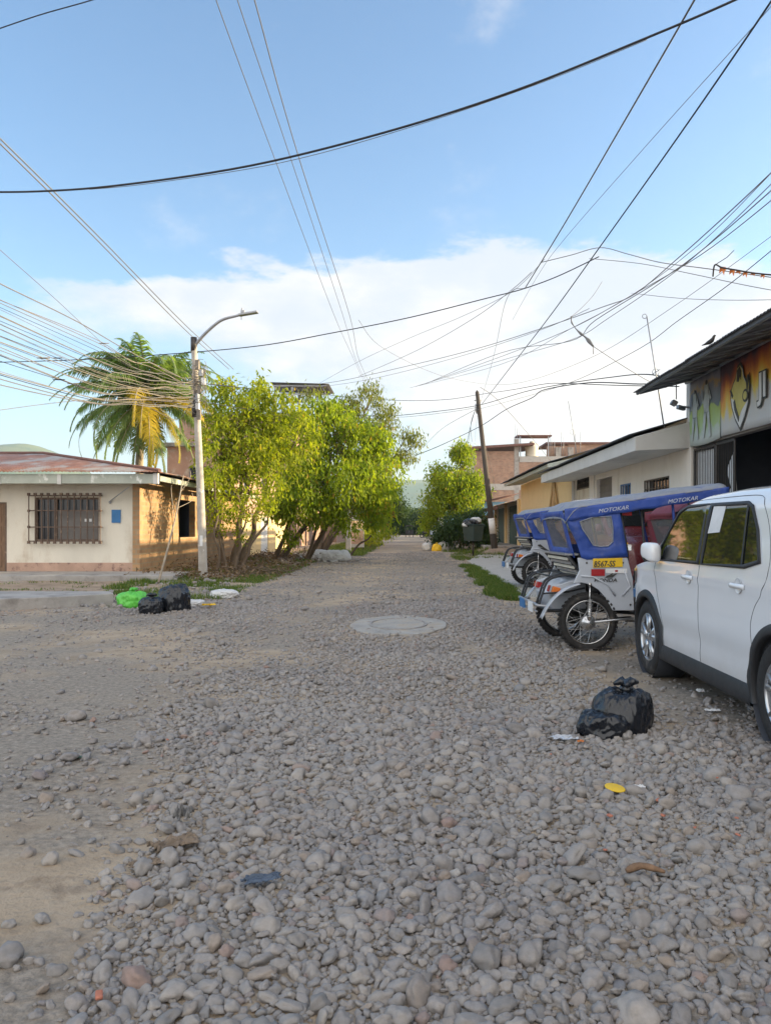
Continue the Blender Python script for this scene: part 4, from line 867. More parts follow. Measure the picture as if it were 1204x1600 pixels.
tree('street_tree', 'tallest bright green leafy tree right behind the concrete lamp pole', [((-5.55,24.2,.08),(-5.3,24.4,1.9),.11,[0,2,3]), ((-5.35,24.5,.08),(-4.7,24.6,2.2),.10,[1,4]), ((-5.75,23.8,.08),(-5.9,23.7,1.6),.075,[5]), ((-5.5,24.3,.08),(-5.1,24.5,2.4),.06,[6,7])], B1, leaf_a, 15, 9, .19, .07, .12, 3, group=G1)
B1b = [bl(392,790,22.8,.85,.6), bl(345,806,22.6,.55,.5), bl(425,770,23.2,.5,.45), bl(330,760,22.6,.4,.5), bl(372,838,22.6,.3,.22), bl(334,742,21.6,.42,.38), bl(344,783,21.8,.36,.3), bl(326,705,21.9,.3,.3)]
tree('street_tree', 'low airy young tree with several thin stems at the foot of the lamp pole', [((-5.15,22.5,.08),(-4.9,22.6,1.3),.06,[0,4]), ((-5.05,22.7,.08),(-4.25,23,1.5),.055,[2]), ((-5.3,22.3,.08),(-5.6,22.4,1.2),.05,[1,3]), ((-5.45,21.7,.08),(-5.5,21.7,2.2),.04,[5,6,7])], B1b, leaf_a, 12, 9, .13, .05, .10, 5, group=G1)
B2 = [bl(500,665,29,1.25,1.15), bl(555,690,29.5,1.2,1.2), bl(478,735,28.6,1.1,1.1), bl(535,755,28.6,1.45,1.3), bl(588,745,29.5,1.1,1.2), bl(505,800,28.4,.75,.55), bl(585,800,29.5,.75,.7), bl(548,818,28.4,.55,.4), bl(435,790,28,.6,.6), bl(452,838,28,.28,.3), bl(470,765,27.5,.9,.75), bl(462,800,27.5,.45,.4), bl(518,640,29,.6,.5), bl(590,690,29.5,.6,.6)]
tree('street_tree', 'broad bright green tree with drooping pointed leaves leaning over the rubble', [((-4.9,29.2,.1),(-3.5,29.2,2.2),.13,[0,1,3,5]), ((-4.0,29.8,.1),(-2.6,29.5,2.3),.10,[4,6,7]), ((-5.1,28.7,.1),(-4.4,28.6,1.7),.09,[2,8,9,10,11]), ((-4.0,29.6,.1),(-3.1,29.4,2.6),.07,[12,13])], B2, leaf_b, 15, 9, .22, .075, .14, 8, group=G1, droop=.95)
B3 = [bl(578,612,36,.6,.55), bl(548,632,36,.8,.6), bl(602,640,36.5,.55,.6), bl(597,672,36,.75,.7), bl(556,668,36,.8,.7), bl(640,682,36.5,.42,.45), bl(632,712,36.5,.6,.45), bl(605,715,36,.75,.7), bl(570,735,36,.8,.8), bl(600,762,36.5,.6,.7), bl(488,618,35.5,.5,.35), bl(520,650,35.5,.6,.5), bl(652,690,36.5,.28,.3)]
tree('street_tree', 'open crowned olive green tree with hanging pods reaching over the street', [((-4.4,36.2,.2),(-3.0,36,4.0),.14,[0,1,4,10,11]), ((-4.2,36.5,.2),(-2.1,36.3,3.6),.12,[2,3,7,8,9]), ((-4.1,36.6,.2),(-1.3,36.5,3.9),.09,[5,6,12])], B3, leaf_c, 12, 10, .22, .055, .16, 12, group=G1, droop=1.1)
B4 = [bl(598,778,58,1.6,1.7), bl(612,800,58,1.1,1.3), bl(578,795,58,1.4,1.2)]
tree('street_tree', 'dark green rounded tree beyond the olive tree on the left', [((-3.3,58,.1),(-2.4,58,2),.16,[0,1,2])], B4, leaf_d, 12, 10, .26, .10, .2, 15, group=G1)
B4o = [bl(590,806,32,.5,.42), bl(600,794,32,.4,.35)]
tree('orange_shrub', 'orange leaved shrub under the edge of the broad green tree', [((-2.6,32.3,.05),(-1.5,32,1.2),.05,[0,1])], B4o, leaf_o, 18, 8, .17, .07, .1, 17, cat='shrub')
B5 = [bl(702,752,50,1.6,1.2), bl(722,715,50,.75,1.2), bl(716,705,50,.45,.5), bl(690,785,50,1.4,1.1), bl(725,775,50,1.5,1.3), bl(745,752,50,.7,.8), bl(672,812,50,.7,.7), bl(684,740,50,.7,.6)]
tree('street_tree', 'bright green tree on the right in front of the brick building', [((3.4,50,.2),(3.0,50,2.2),.15,[0,1,2,3,7]), ((3.7,50.3,.2),(3.7,50.2,2),.12,[4,5,6])], B5, leaf_b, 12, 10, .24, .09, .18, 21, droop=.8)
B6 = [(2.5,45.5,1.15,1.05,1.2,1.0),(3.7,45.5,1.4,1.1,1.2,1.2),(1.9,46,.7,.75,.9,.65),(4.3,45,.9,.8,.8,.8)]
tree('shrub', 'dark green bush spilling onto the road beside the rubbish bin', [((3.0,46,.15),(3.0,45.6,.6),.06,[0,1,2,3])], B6, leaf_d, 14, 10, .22, .09, .16, 25, cat='shrub')
B7 = [bl(585,838,46,.7,.45), bl(568,836,44,.6,.4), bl(602,832,50,.6,.4)]
tree('shrub', 'yellow green bush on the left edge of the road past the sign board', [((-2.4,46,.05),(-2.3,46,.4),.04,[0,1,2])], B7, leaf_a, 16, 9, .2, .07, .14, 27, cat='shrub')
B8 = [bl(575,815,52,1.3,.8), bl(560,822,50,1.0,.6)]
tree('shrub', 'dark bush against the houses behind the yellow green bush', [((-2.9,52,.05),(-2.9,52,.5),.06,[0,1])], B8, leaf_d, 12, 9, .24, .1, .16, 28, cat='shrub')
# young bare sapling leaning against the brick wall of the corner house, dead twigs
sap = MB(); b0 = Vector((-5.85, 17.9, .08)); T1 = Vector(at(287, 742, 19.2))
sap.tube(smooth_path([b0, b0.lerp(T1, .3)+Vector((.03,0,0)), b0.lerp(T1, .62)+Vector((.05,0,.02)), T1], 5), [.03-.0013*i for i in range(16)], 6)
for k, (px, py) in enumerate(((268,758),(300,770),(275,785),(297,735))): sap.tube(smooth_path([b0.lerp(T1, .6+.07*k), Vector(at(px, py+12, 19.2)), Vector(at(px, py, 19.2))], 4), .008, 5)
o = sap.build('bare_sapling', bark_pale); tag(o, 'thin pale bare sapling standing between the rubbish bags and the brick wall', 'sapling')
# coconut palm
pm = thing('coconut_palm', 'coconut palm with grey green and yellow fronds behind the rusty roof', 'palm tree', (-10.9, 31, 0)); pc = Vector((.25, 0, 6.55))
MB().tube(smooth_path([(0,0,-.1),(.06,0,2),(.0,0,4),(.15,0,5.6),(.25,0,6.5)], 6), [.2]+[.15+.012*(i % 2) for i in range(24)], 12).build('trunk', bark_pale, pm)
def frond(mb_v, mb_f, rnd, az, el0, Lf, dr, rs, rach, leafL=.78, tw=0):
    p = Vector(pc); pts = [p.copy()]; el = el0; n = 26; st = Lf/n
    for i in range(n):
        el -= dr/n*(.5+1.3*i/n); p = p+Vector((math.cos(az)*math.cos(el), math.sin(az)*math.cos(el), math.sin(el)))*st; pts.append(p.copy())
    rach.tube([q for q in pts[::2]], [.028*(1-.85*i/(len(pts[::2])-1)) for i in range(len(pts[::2]))], 5, caps=False)
    side = Vector((-math.sin(az), math.cos(az), 0)); c0 = rs.random()*.5
    for i in range(3, n+1):
        for h in (0, .33, .66):
            q = pts[i-1].lerp(pts[i], h); t = (i-1+h)/n; tang = (pts[i]-pts[i-1]).normalized(); ll = leafL*(math.sin(min(t*1.15+.12, 1)*math.pi)**.5*.85+.15)*(.85+.3*rs.random())
            for sg in (-1, 1):
                d1 = (side*sg*(.85+tw*sg)+tang*.55+Vector((0,0,.1-.55*rs.random()))).normalized(); d2 = (d1*.7+Vector((0,0,-.9))+tang*.2).normalized()
                w_ = tang*.027; a = q; b = q+d1*ll*.45; c = b+d2*ll*.55; k = len(mb_v)
                mb_v += [tuple(a-w_), tuple(a+w_), tuple(b+w_), tuple(b-w_), tuple(c+w_*.15), tuple(c-w_*.15)]
                mb_f += [(k, k+1, k+2, k+3), (k+3, k+2, k+4, k+5)]; r = min(1, c0+rs.random()*.5); rnd += [r, r]
rs = random.Random(4); Vg = []; Fg = []; rg = []; Vy = []; Fy = []; ry_ = []; rach = MB()
for i in range(32):
    az = i*2.399+rs.uniform(-.2, .2); lay = i/32; el0 = 1.38-1.6*lay+rs.uniform(-.12, .12); L_ = rs.uniform(3.8, 4.4)*(.84 if lay < .25 else 1)
    yellow = lay > .6 and math.cos(az-R(-35)) > .55  # sunlight on the lower right of the crown is painted as yellow leaf colour
    frond(*( (Vy, Fy, ry_) if yellow else (Vg, Fg, rg)), az, el0, L_, 1.5+.25*lay+rs.uniform(-.2, .2), rs, rach)
for az, el0, L_ in ((R(-60), -.6, 3.3), (R(-20), -.5, 3.3), (R(-75), -.1, 3.4), (R(-40), -.85, 3.2)): frond(Vy, Fy, ry_, az, el0, L_, 1.1, rs, rach)
for az, el0, L_, dr in ((R(-80), 1.45, 3.9, 1.7), (R(20), 1.3, 4.0, 2.1), (R(160), 1.35, 3.9, 1.9), (R(-50), 1.2, 4.1, 2.2), (R(-130), 1.25, 4.0, 2.1), (R(0), 1.0, 4.2, 2.2), (R(-110), -.8, 3.6, .5), (R(-45), -.9, 3.6, .4), (R(200), .55, 3.9, 1.3), (R(215), .8, 3.9, 1.4), (R(-170), -.6, 3.6, .7), (R(-5), -.6, 3.6, .7), (R(178), .35, 3.9, 1.6), (R(192), .0, 3.9, 1.3), (R(-120), -.5, 3.4, .9), (R(150), -.5, 3.4, .9), (R(-135), -.9, 3.3, .5), (R(-95), -1.0, 3.2, .4), (R(-60), -1.1, 3.3, .3), (R(10), .7, 3.3, 1.9), (R(-30), 1.0, 3.4, 1.9)): frond(Vg, Fg, rg, az, el0, L_, dr, rs, rach)
np_mesh('fronds', np.array(Vg), np.array(Fg), palm_g, pm, {'rnd': rg}); tag(np_mesh('fronds', np.array(Vy), np.array(Fy), palm_y, pm, {'rnd': ry_}), 'lower right fronds with sunlight painted in as yellow'); rach.build('frond_stems', bark_pale, pm)
cc = MB()
for i in range(7): a = i*.9; cc.ball((pc.x+.24*math.cos(a), pc.y+.24*math.sin(a), pc.z-.22-.08*(i % 2)), (.11,.11,.14), 10, 7)
cc.build('coconuts', palm_y if False else wood_pale, pm)
# far trees closing the street
for i, (x, y, z, r, lb, lm_) in enumerate(((1.0,150,2.6,5.2,'rounded dark tree closing the far end of the street',leaf_d), (-7.5,135,3.0,4.5,'dark tree on the left near the far end of the street',leaf_d), (8.5,140,3.2,4.6,'tree on the right near the far end of the street',leaf_d), (4.2,118,1.8,2.2,'small pale green tree just left of the far parked cars',leaf_b), (-3.6,98,2.6,1.7,'slim dark tree in front of the low pale far house',leaf_d))):
    tree('street_tree', lb, [((x,y,-.1),(x,y,z*.6),.2,[0,1,2])], [(x,y,z,r,r,r*.55),(x-r*.5,y,z*.8,r*.6,r*.6,r*.45),(x+r*.5,y,z*.85,r*.6,r*.6,r*.45)], lm_, 5 if r > 4 else 8, 8, .42, .22, .35, 40+i, group='trees at the far end of the street', twigs=5)
# grass
def grass(name, pts, label, h=.11, per=26, seed=0, m=grass_m):
    rs = np.random.RandomState(seed); P_ = np.repeat(np.asarray(pts, float), per, 0); n = len(P_); xy = P_[:, :2]+rs.normal(0, .06, (n, 2)); z = Hg(xy[:, 0], xy[:, 1])
    az = rs.uniform(0, 6.283, n); le = rs.uniform(.05, .9, n); hh = h*rs.uniform(.4, 1.5, n); d = np.stack([np.cos(az)*le, np.sin(az)*le, np.ones(n)], -1)*hh[:, None]
    s = np.stack([-np.sin(az), np.cos(az), np.zeros(n)], -1)*.006; b = np.stack([xy[:, 0], xy[:, 1], z-.01], -1)
    tip = b+d; tip[:, 2] -= hh*le*.3; mid = b+d*.5
    V_ = np.stack([b-s, b+s, mid+s, mid-s, tip+s*.2, tip-s*.2], 1).reshape(-1, 3); k = np.arange(n)*6
    F_ = np.concatenate([np.stack([k, k+1, k+2, k+3], -1), np.stack([k+3, k+2, k+4, k+5], -1)]); r = np.tile(rs.rand(n), 2)
    o = np_mesh(name, V_, F_, m, None, {'rnd': r}); return tag(o, label, 'grass', kind='stuff')
rs = np.random.RandomState(3)
def strip(n, x0, x1, y0, y1, thr, sd, s=.9):
    x = rs.uniform(x0, x1, n); y = rs.uniform(y0, y1, n); k = fbm(x*s, y*s, sd) > thr; return np.stack([x[k], y[k]], -1)
def bandmask(p, f): return p[f(p[:, 0], p[:, 1])]
p = strip(3400, 1.5, 2.22, 14.3, 27, .36, 51); p = bandmask(p, lambda x, y: (x > 1.66+.12*np.sin(y*2.3)+.02*(y-14)))
grass('grass', p, 'green grass strip between the gravel and the concrete pavement', .10, 22, 1)
p = strip(3200, -6.8, -3.6, 14.2, 30, .47, 53, 1.2); grass('grass', p, 'sparse grass tufts on the left verge among the rubble', .09, 12, 2)
p = strip(700, -13, -5.0, 14.0, 18.6, .50, 55, .8); grass('grass', p, 'thin grass between the two slabs of pavement on the left', .05, 12, 4)
p = strip(1400, -5.4, -2.2, 36, 62, .42, 57, .5); grass('grass', p, 'grass bank on the left past the trees', .22, 14, 5)
p = strip(800, 1.9, 4.6, 32, 48, .48, 59, .6); grass('grass', p, 'weeds around the foot of the rubbish bin and bush', .16, 12, 6)
# brush pile and dry leaves
bp3 = MB(); rr_ = random.Random(9)
for i in range(130):
    x = -4.5+rr_.gauss(0, .55); y = 21.9+rr_.gauss(0, .5); z = hz_(x, y)+abs(rr_.gauss(.08, .08)); a = rr_.uniform(0, 6.28); l = rr_.uniform(.2, .7); bp3.tube([(x, y, z), (x+l*.5*math.cos(a), y+l*.5*math.sin(a), z+rr_.uniform(0, .1)), (x+l*math.cos(a), y+l*math.sin(a), z+rr_.uniform(-.06, .1))], rr_.uniform(.004, .012), 4, caps=False)
o = bp3.build('brush_pile', bark); tag(o, 'brown pile of dry cut branches at the foot of the young tree', 'branch pile')
n = 1500; x = np.clip(rs.normal(-5.2, .9, n), -7.1, -3.6); y = rs.uniform(19, 34, n)
o = leaves('leaf_litter', np.stack([x, y, Hg(x, y)+.02], -1), 4, .14, .06, .12, dry_leaf, None, 77, .0); tag(o, 'dry brown leaf litter under the trees', 'leaf litter', kind='stuff')
print('p3 done', len(bpy.data.objects))
# ---------------------------------------------------------------- poles and wires
lp_ = thing('lamp_pole', 'concrete street lamp pole with a curved arm, wrapped in cable ends', 'lamp post', (-5.42, 20.2, .05))
o0 = Vector(lp_.location)
def rel(px, py, D): return Vector(at(px, py, D))-o0
topp = rel(303, 532, 20.2)
MB().tube(smooth_path([(0,0,-.2), rel(313,760,20.2), topp], 8), [.125-.0032*i for i in range(17)], 14).build('shaft', pole_conc, lp_)
cp_ = MB().tube([topp+Vector((0,0,-.28)), topp+Vector((0,0,.08))], .085, 10); cp_.build('collar', metal_d, lp_); cp_ = MB(); cp_.tube([rel(306,640,20.2)-Vector((0,0,.2)), rel(306,640,20.2)+Vector((0,0,.22))], .105, 10); cp_.build('collar', metal_d, lp_)
arm = MB().tube(smooth_path([topp+Vector((.03,0,-.12)), rel(322,520,20.1), rel(345,501,20.0), rel(368,494,19.9), rel(380,491,19.9)], 6), [.045-.0006*i for i in range(25)], 8).build('lamp_arm', metal_g, lp_)
hd = MB(); c = rel(388,490,19.8); hd.obox(c, (.50,.16,.05), (0,R(-8),R(-5))); hd.obox(c+Vector((-.14,0,.05)), (.1,.08,.08)); hd.tube([c+Vector((-.16,0,.08)), c+Vector((-.16,0,.15))], .02, 6)
h = hd.build('lamp_head', metal_g, lp_, bevel=.008); MB().tube([c+Vector((-.18,0,-.03)), c+Vector((-.18,0,-.16))], .008, 5).build('pull_wire', metal_d, h)
rs = random.Random(8)
for i in range(7):
    q = rel(304+rs.uniform(2, 14), 570+i*13, 20.05); MB().obox(q, (.10,.08,.16+.1*rs.random()), (0,0,rs.uniform(-.4,.4))).tube([q, q+Vector((-.12,.05,-.02))], .01, 5).build('splice_box', [wire_t, metal_g, paper][i % 3], lp_, bevel=.01)
lo = MB()
for i in range(26):
    c = rel(307, rs.uniform(575, 640), 20.1); r_ = rs.uniform(.12, .3); n_ = Vector((rs.uniform(-1,1), rs.uniform(-1,1), rs.uniform(-.4,.4))).normalized(); u = n_.orthogonal().normalized(); v = n_.cross(u)
    lo.tube([c+u*r_*math.cos(a*.5)+v*r_*.8*math.sin(a*.5)+Vector((.06,0,0)) for a in range(13)], .007, 4, caps=False)
lo.build('cable_loops', wire_t, lp_)
MB().obox(rel(314.5,845,20.03), (.07,.03,.28), (0,0,0)).build('painted_mark', paper, lp_)
up = thing('utility_pole', 'dark leaning wooden utility pole with a white painted band and black foot', 'utility pole', (4.45, 40, .2)); o0 = Vector(up.location)
tp = Vector(at(745, 613, 40))-o0; b_ = Vector((0,0,-.3))
f = lambda t: b_.lerp(tp, t)
MB().tube([f(0), f(.5), f(1), f(1.012)], [.165,.135,.10,.03], 12).build('shaft', wood_pole, up); MB().tube([f(.035), f(.135)], .172, 12, caps=False).build('black_foot', metal_d, up); MB().tube([f(.135), f(.23)], .168, 12).build('white_band', paper, up)
MB().tube([f(.93)+Vector((-.12,0,0)), f(.90)+Vector((-.16,0,0)), f(.87)+Vector((-.12,0,0))], .05, 6).tube([f(.95)+Vector((-.2,0,0)), f(.95)+Vector((.2,0,0))], .03, 6).build('insulator', metal_g, up)
WIRES = []
WR = random.Random(77)
def wire(pts, r, m, label, group=None, sag=0, splice=0):
    P3 = [Vector(at(*p)) for p in pts]
    if len(P3) == 2 and sag:
        P3 = [P3[0].lerp(P3[1], t)-Vector((0,0,sag*4*t*(1-t))) for t in (0, .125, .25, .375, .5, .625, .75, .875, 1)]; path = P3
    else: path = smooth_path(P3, 7)
    for e, k in ((0, 1), (-1, -2)):          # carry a wire that leaves the view on towards its next pole
        if not (-5 < pts[e][0] < 1209 and pts[e][1] > -5):
            d_ = (path[e]-path[k]).normalized(); d_.z = max(d_.z, -.05); ext = [path[e]+d_*q for q in (5, 10, 16)]
            path = path+ext if e else ext[::-1]+path
    wb = MB().tube(path, r, 5, caps=True)
    if splice:
        for k in range(splice): q = path[WR.randrange(2, len(path)-3)]; d_ = Vector((WR.uniform(-.1,.1),0,-r*1.2)); wb.tube([q+Vector((-.12,0,0)), q+d_*.3, q+Vector((.12,0,.0))], [r*1.1, r*WR.uniform(1.5,2.1), r*1.1], 6)
    o = wb.build('overhead_wire', m); tag(o, label, 'wire', group); WIRES.append(o); return o
GW = 'overhead wires over the street'
wire([(-60,300,12.2),(60,299,11.8),(190,289,11.4),(390,259,10.9),(600,207,10.4),(800,143,9.9),(1000,63,9.4),(1160,-6,9.0),(1330,-90,8.6)], .0155, wire_k, 'thick black cable sweeping across the whole sky from left edge to top right', GW)
wire([(140,296,12),(240,286,11.8),(440,254,11.3),(640,199,10.8),(840,131,10.3),(1010,62,9.8)], .005, wire_g, 'thin grey wire hugging the underside of the thick black cable', GW)
wire([(-30,55,9),(60,24,9),(150,-2,9),(260,-40,9)], .007, wire_k, 'short stretch of wire cutting the top left corner of the sky', GW)
for (x0, xm, x1, r, lb) in ((340, 430, 570, .006, 'leftmost'), (373, 455, 573, .006, 'middle'), (399, 468, 578, .0075, 'rightmost')):
    wire([(x0-8,-25,8.8),(x0+2,12,9),(xm,250,12.6),(x0+183-(x0-340)*.6,495,22),(x1-18,560,30),(x1,600,40)], r, wire_g, lb+' of three thin parallel wires running down the street overhead', GW)
wire([(-40,180,10.8),(0,216,11.2),(150,365,15),(290,508,22),(365,577,30)], .012, wire_g, 'upper of the two close wires slanting from the left edge past the lamp arm', GW)
wire([(-40,186,10.8),(0,224,11.2),(150,373,15),(288,514,22),(358,577,30)], .012, wire_g, 'lower of the two close wires slanting from the left edge past the lamp arm', GW)
wire([(1100,-35,8.6),(1083,2,8.9),(960,215,12),(880,352,15.5),(820,450,19.7)], .013, wire_g, 'heavy wire from the top of the sky down to the wire junction above the street', GW)
wire([(1225,-35,8.8),(1200,8,9.1),(1060,212,12),(935,388,17),(860,492,22),(800,570,29),(752,632,39.9)], .0135, wire_k, 'heavy black wire from the top right corner down to the utility pole', GW)
wire([(1215,-10,9),(1195,20,9.2),(1020,215,12.5),(880,375,18),(840,430,21),(800,500,28)], .005, wire_g, 'thin wire between the two heavy wires on the right', GW)
wire([(-40,567,24),(100,563,23),(240,555,22),(400,541,21),(520,520,20.5),(640,496,20),(760,466,19.5),(815,452,19.4),(870,432,19),(935,401,18)], .013, wire_k, 'black cable crossing the street from the left edge behind the lamp pole to the right', GW)
wire([(845,410,18.5),(890,399,18.2),(937,387,18),(980,397,17),(1030,410,16),(1090,418,15),(1150,426,14),(1230,437,13)], .009, wire_g, 'wire making a peak above the street then running off to the right edge', GW)
wire([(920,404,18),(1000,412,16.5),(1080,428,15),(1160,445,14),(1230,458,13)], .007, wire_g, 'thin wire just under the peaked wire on the right', GW)
wire([(490,604,36),(560,565,30),(640,528,25),(720,495,22),(800,455,20),(850,405,18)], .006, wire_g, 'thin wire climbing from the trees to the junction in mid sky', GW)
wire([(560,588,34),(650,548,28),(740,497,23),(800,452,20),(830,425,19)], .008, wire_g, 'wire rising from the tree tops left of the junction', GW)
wire([(430,605,38),(520,597,34),(640,571,30),(740,546,26),(840,515,22),(940,480,19),(990,460,17.5),(1060,402,15),(1140,330,12.5),(1230,245,10.5)], .010, wire_g, 'wire rising from the tree tops across to the far right edge', GW)
wire([(430,612,38),(560,596,33),(700,562,28),(840,517,22),(920,482,19)], .007, wire_g, 'faint wire just below the one rising to the far right edge', GW)
for i, (a, b, c_) in enumerate(((985,462,(1230,243)), (950,497,(1230,262)), (985,462,(1230,292)), (930,500,(1230,275)))):
    wire([(640+8*i,606-2*i,40),(780,570-6*i,28),(890,500+(b-462)*.5+14,22),(a,b,18),(a+(c_[0]-a)*.45,b+(c_[1]-b)*.38,14.5),(c_[0],c_[1],10.5)], .0065+.001*i, wire_g, ('highest','second','third','lowest')[i]+' of the four wires fanning up to the right edge', GW)
wire([(985,458,18),(1060,466,16),(1140,469,14.5),(1230,468,13)], .006, wire_g, 'flat faint wire running right from the fan of wires', GW)
wire([(745,640,39.8),(870,605,28),(985,552,19),(1060,500,16),(1140,443,13.5),(1230,370,11.5)], .008, wire_g, 'wire climbing to the right edge above the gym roof', GW)
wire([(460,611,40),(560,622,40),(640,626,40),(700,624,40),(745,617,39.8),(800,609,34),(850,600,30),(880,599,26),(960,602,22),(1060,604,17.2)], .013, wire_k, 'upper dark cable through the top of the utility pole to the gym roof tip', GW)
wire([(520,645,40),(600,650,40),(680,643,40),(748,633,39.8),(820,612,34),(880,600,28),(950,590,24),(1010,585,20),(1075,598,17.2)], .016, wire_k, 'lower dark cable through the utility pole', GW)
wire([(540,648,40),(620,652,40),(700,644,40),(748,636,39.8)], .009, wire_k, 'thin cable just under the lower dark cable left of the utility pole', GW)
wire([(648,712,38),(690,695,38),(750,666,39),(790,640,34),(830,622,30),(850,609,28),(920,598,24),(1000,600,20),(1070,597,17.2)], .017, wire_k, 'black cable rising from the olive tree past the utility pole', GW)
wire([(660,700,60),(690,670,52),(742,640,40)], .012, wire_g, 'thin drop wire from the utility pole down towards the right hand tree', GW)
for k, (x1, y1) in enumerate(((727,700),(731,695),(737,690))): wire([(742,640,39.9),(735,665,42),(x1,y1,56)], .012, wire_k, ('left','middle','right')[k]+' of the three drop wires hanging beside the top of the utility pole', GW)
wire([(752,690,42),(762,710,44),(775,770,50)], .012, wire_g, 'drop wire from the utility pole to the shop awning', GW)
wire([(750,605,34),(780,628,38),(835,690,48),(880,745,54)], .014, wire_g, 'faint wire sloping down behind the utility pole to the brick building', GW)
wire([(560,500,26),(600,545,30),(700,590,36),(800,600,40),(920,560,30),(1050,480,24),(1230,350,18)], .008, wire_g, 'faint slack wire across the bright part of the sky', GW)
wire([(820,450,19.7),(790,470,24),(770,560,36),(745,650,55),(742,690,62)], .008, wire_g, 'faint nearly vertical wire above the utility pole', GW)
wire([(-30,362,14),(0,390,14.3),(90,470,17),(170,545,21),(205,570,24)], .007, wire_g, 'thin lone wire from the left edge down to the palm', GW)
wire([(-30,425,13),(0,443,13.2),(120,502,16),(200,548,18.5),(303,600,20.1)], .012, wire_g, 'wire highest at the left edge among those reaching the lamp pole', GW)
# cables fanning from the lamp pole to the left edge
rs = random.Random(15); GC = 'bundle of cables fanning from the lamp pole to the left edge'; CB = []
for i in range(26):
    yl = 465+i*5.2+rs.uniform(-4, 4) if i < 20 else 572+rs.uniform(0, 30); ye = 592+i*1.6+rs.uniform(-5, 5)
    D0 = rs.uniform(13, 14.5); ym = yl+(ye-yl)*(.40+.12*min(1, i/12))+18
    mi = 1 if i % 5 == 0 else (0, 1, 0, 2)[i % 4]
    CB.append((yl, [(-40, yl-18, D0-.8), (0, yl, D0), (150, ym+rs.uniform(-6, 6), 16.4), (205, ym+(ye-ym)*.5+rs.uniform(-3, 4), 17.5), (235, ym+(ye-ym)*.68+rs.uniform(-3, 5), 18.2), (262, ym+(ye-ym)*.8+rs.uniform(-3, 6), 18.9), (288, ye+rs.uniform(-3, 7), 19.6), (306, ye, 20.1)], rs.choice([.005,.006,.0075,.010]), mi))
ORD = 'top second third fourth fifth sixth seventh eighth ninth tenth eleventh twelfth thirteenth'.split()
for i, (yl, pts_, r_, mi) in enumerate(sorted(CB)):
    wh_ = ORD[i]+(' from the top' if i else 'most') if i < 13 else (ORD[25-i]+' from the bottom' if i < 25 else 'bottommost')
    wire(pts_, r_, (wire_g, wire_t, wire_k)[mi], ('grey', 'tan', 'black')[mi]+' cable of the lamp pole fan, '+wh_+' at the left edge', GC, splice=i % 2)
wire([(306,612,20.1),(280,655,20),(240,640,19),(200,622,18),(100,628,16),(-30,645,14)], .006, wire_t, 'slack pale cable drooping lowest from the lamp pole to the left', GW)
wire([(308,598,20.2),(360,604,22),(430,612,30)], .014, wire_k, 'short cable from the lamp pole into the tallest tree', GW)
wire([(308,625,20.2),(400,640,24),(500,637,32),(560,640,38)], .010, wire_k, 'cable passing through the tree crowns right of the lamp pole', GW)
# rags and bunting caught on wires
rag = MB(); rs = random.Random(2); pr = [Vector(at(*p)) for p in ((892,494,16),(893,505,16),(903,518,15.8),(915,528,15.6),(926,541,15.4))]
rag.tube(smooth_path(pr, 3), [.02,.010,.012,.02,.010,.012,.02,.03,.016,.022,.045,.03,.02], 6); rag.tube([pr[-1], pr[-1]-Vector((0,0,.16))], .008, 4)
o = rag.build('tangled_rag', wire_g); tag(o, 'dark ragged string snagged on a wire over the white house', 'rag')
wire([(926,541,15.4),(970,570,15.8),(1012,595,16.5),(1040,606,16.9)], .007, wire_g, 'wire from the dark rag down to the tip of the gym roof', GW)
wire([(893,494,16),(905,484,16.2),(925,463,16.6),(940,440,17)], .006, wire_g, 'wire holding the dark rag from above', GW)
bt = MB(); pr = [Vector(at(*p)) for p in ((1113,432,12.0),(1116,414,11.9),(1127,418,11.8),(1150,422,11.6),(1180,427,11.4),(1225,431,11.1))]; path = smooth_path(pr, 5); bt.tube(path, .013, 5)
bt.tube([pr[1], Vector(at(1135,402,11.8)), Vector(at(1146,391,11.7))], .006, 4)
o = bt.build('bunting_cord', metal_d); tag(o, 'frayed bunting cord with orange scraps hanging at the right edge above the gym', 'bunting')
orange = mat('orange_rag', (.55,.17,.04), .8, .2, 20, .3)
sc = MB()
for k in range(9):
    a = path[9+k*2]; w_ = rs.uniform(.03, .09); h_ = rs.uniform(.03, .13); sc.prism([a, a+Vector((w_, 0, 0)), a+Vector((w_*.8, .02, -h_)), a+Vector((w_*.4, 0, -h_*.5)), a+Vector((-.01, .01, -h_*.8))], (0, .004, 0))
sc.build('cloth_scrap', orange, o)
# small roadside things on the left: white pillar, sign board
q = tag(MB().box(-.13,.13,-.13,.13,-.2,1.75).box(-.16,.16,-.16,.16,1.75,1.82).build('white_pillar', concrete_pale, None, bevel=.015, loc=(-3.35,42,.2)), 'white concrete pillar standing at the left verge behind the trees', 'pillar')
sb = thing('sign_board', 'faded upright sign board with a cream top on the left verge', 'sign', (-3.0, 43.5, .1)); sb.rotation_euler = (0,0,R(12))
MB().box(-.42,.42,-.04,.04,.15,1.75).build('panel', concrete_pale, sb, bevel=.01); MB().box(-.36,.36,-.05,-.041,1.2,1.65).build('printed_field', plaster_y, sb); MB().box(-.36,.36,-.05,-.041,.35,1.1).build('printed_field', plinth, sb)
for i in range(3): MB().box(-.3,.3-.1*i,-.056,-.051,1.53-.12*i,1.57-.12*i).build('printed_line', plinth, sb)
for x in (-.36,.36): MB().box(x-.03,x+.03,-.03,.03,-.2,.149).build('leg', metal_d, sb)
dm = thing('rubble_heap', 'heap of broken pale plaster and rubbish under the broad tree', 'rubble'); dmm = MB(); rs = random.Random(31)
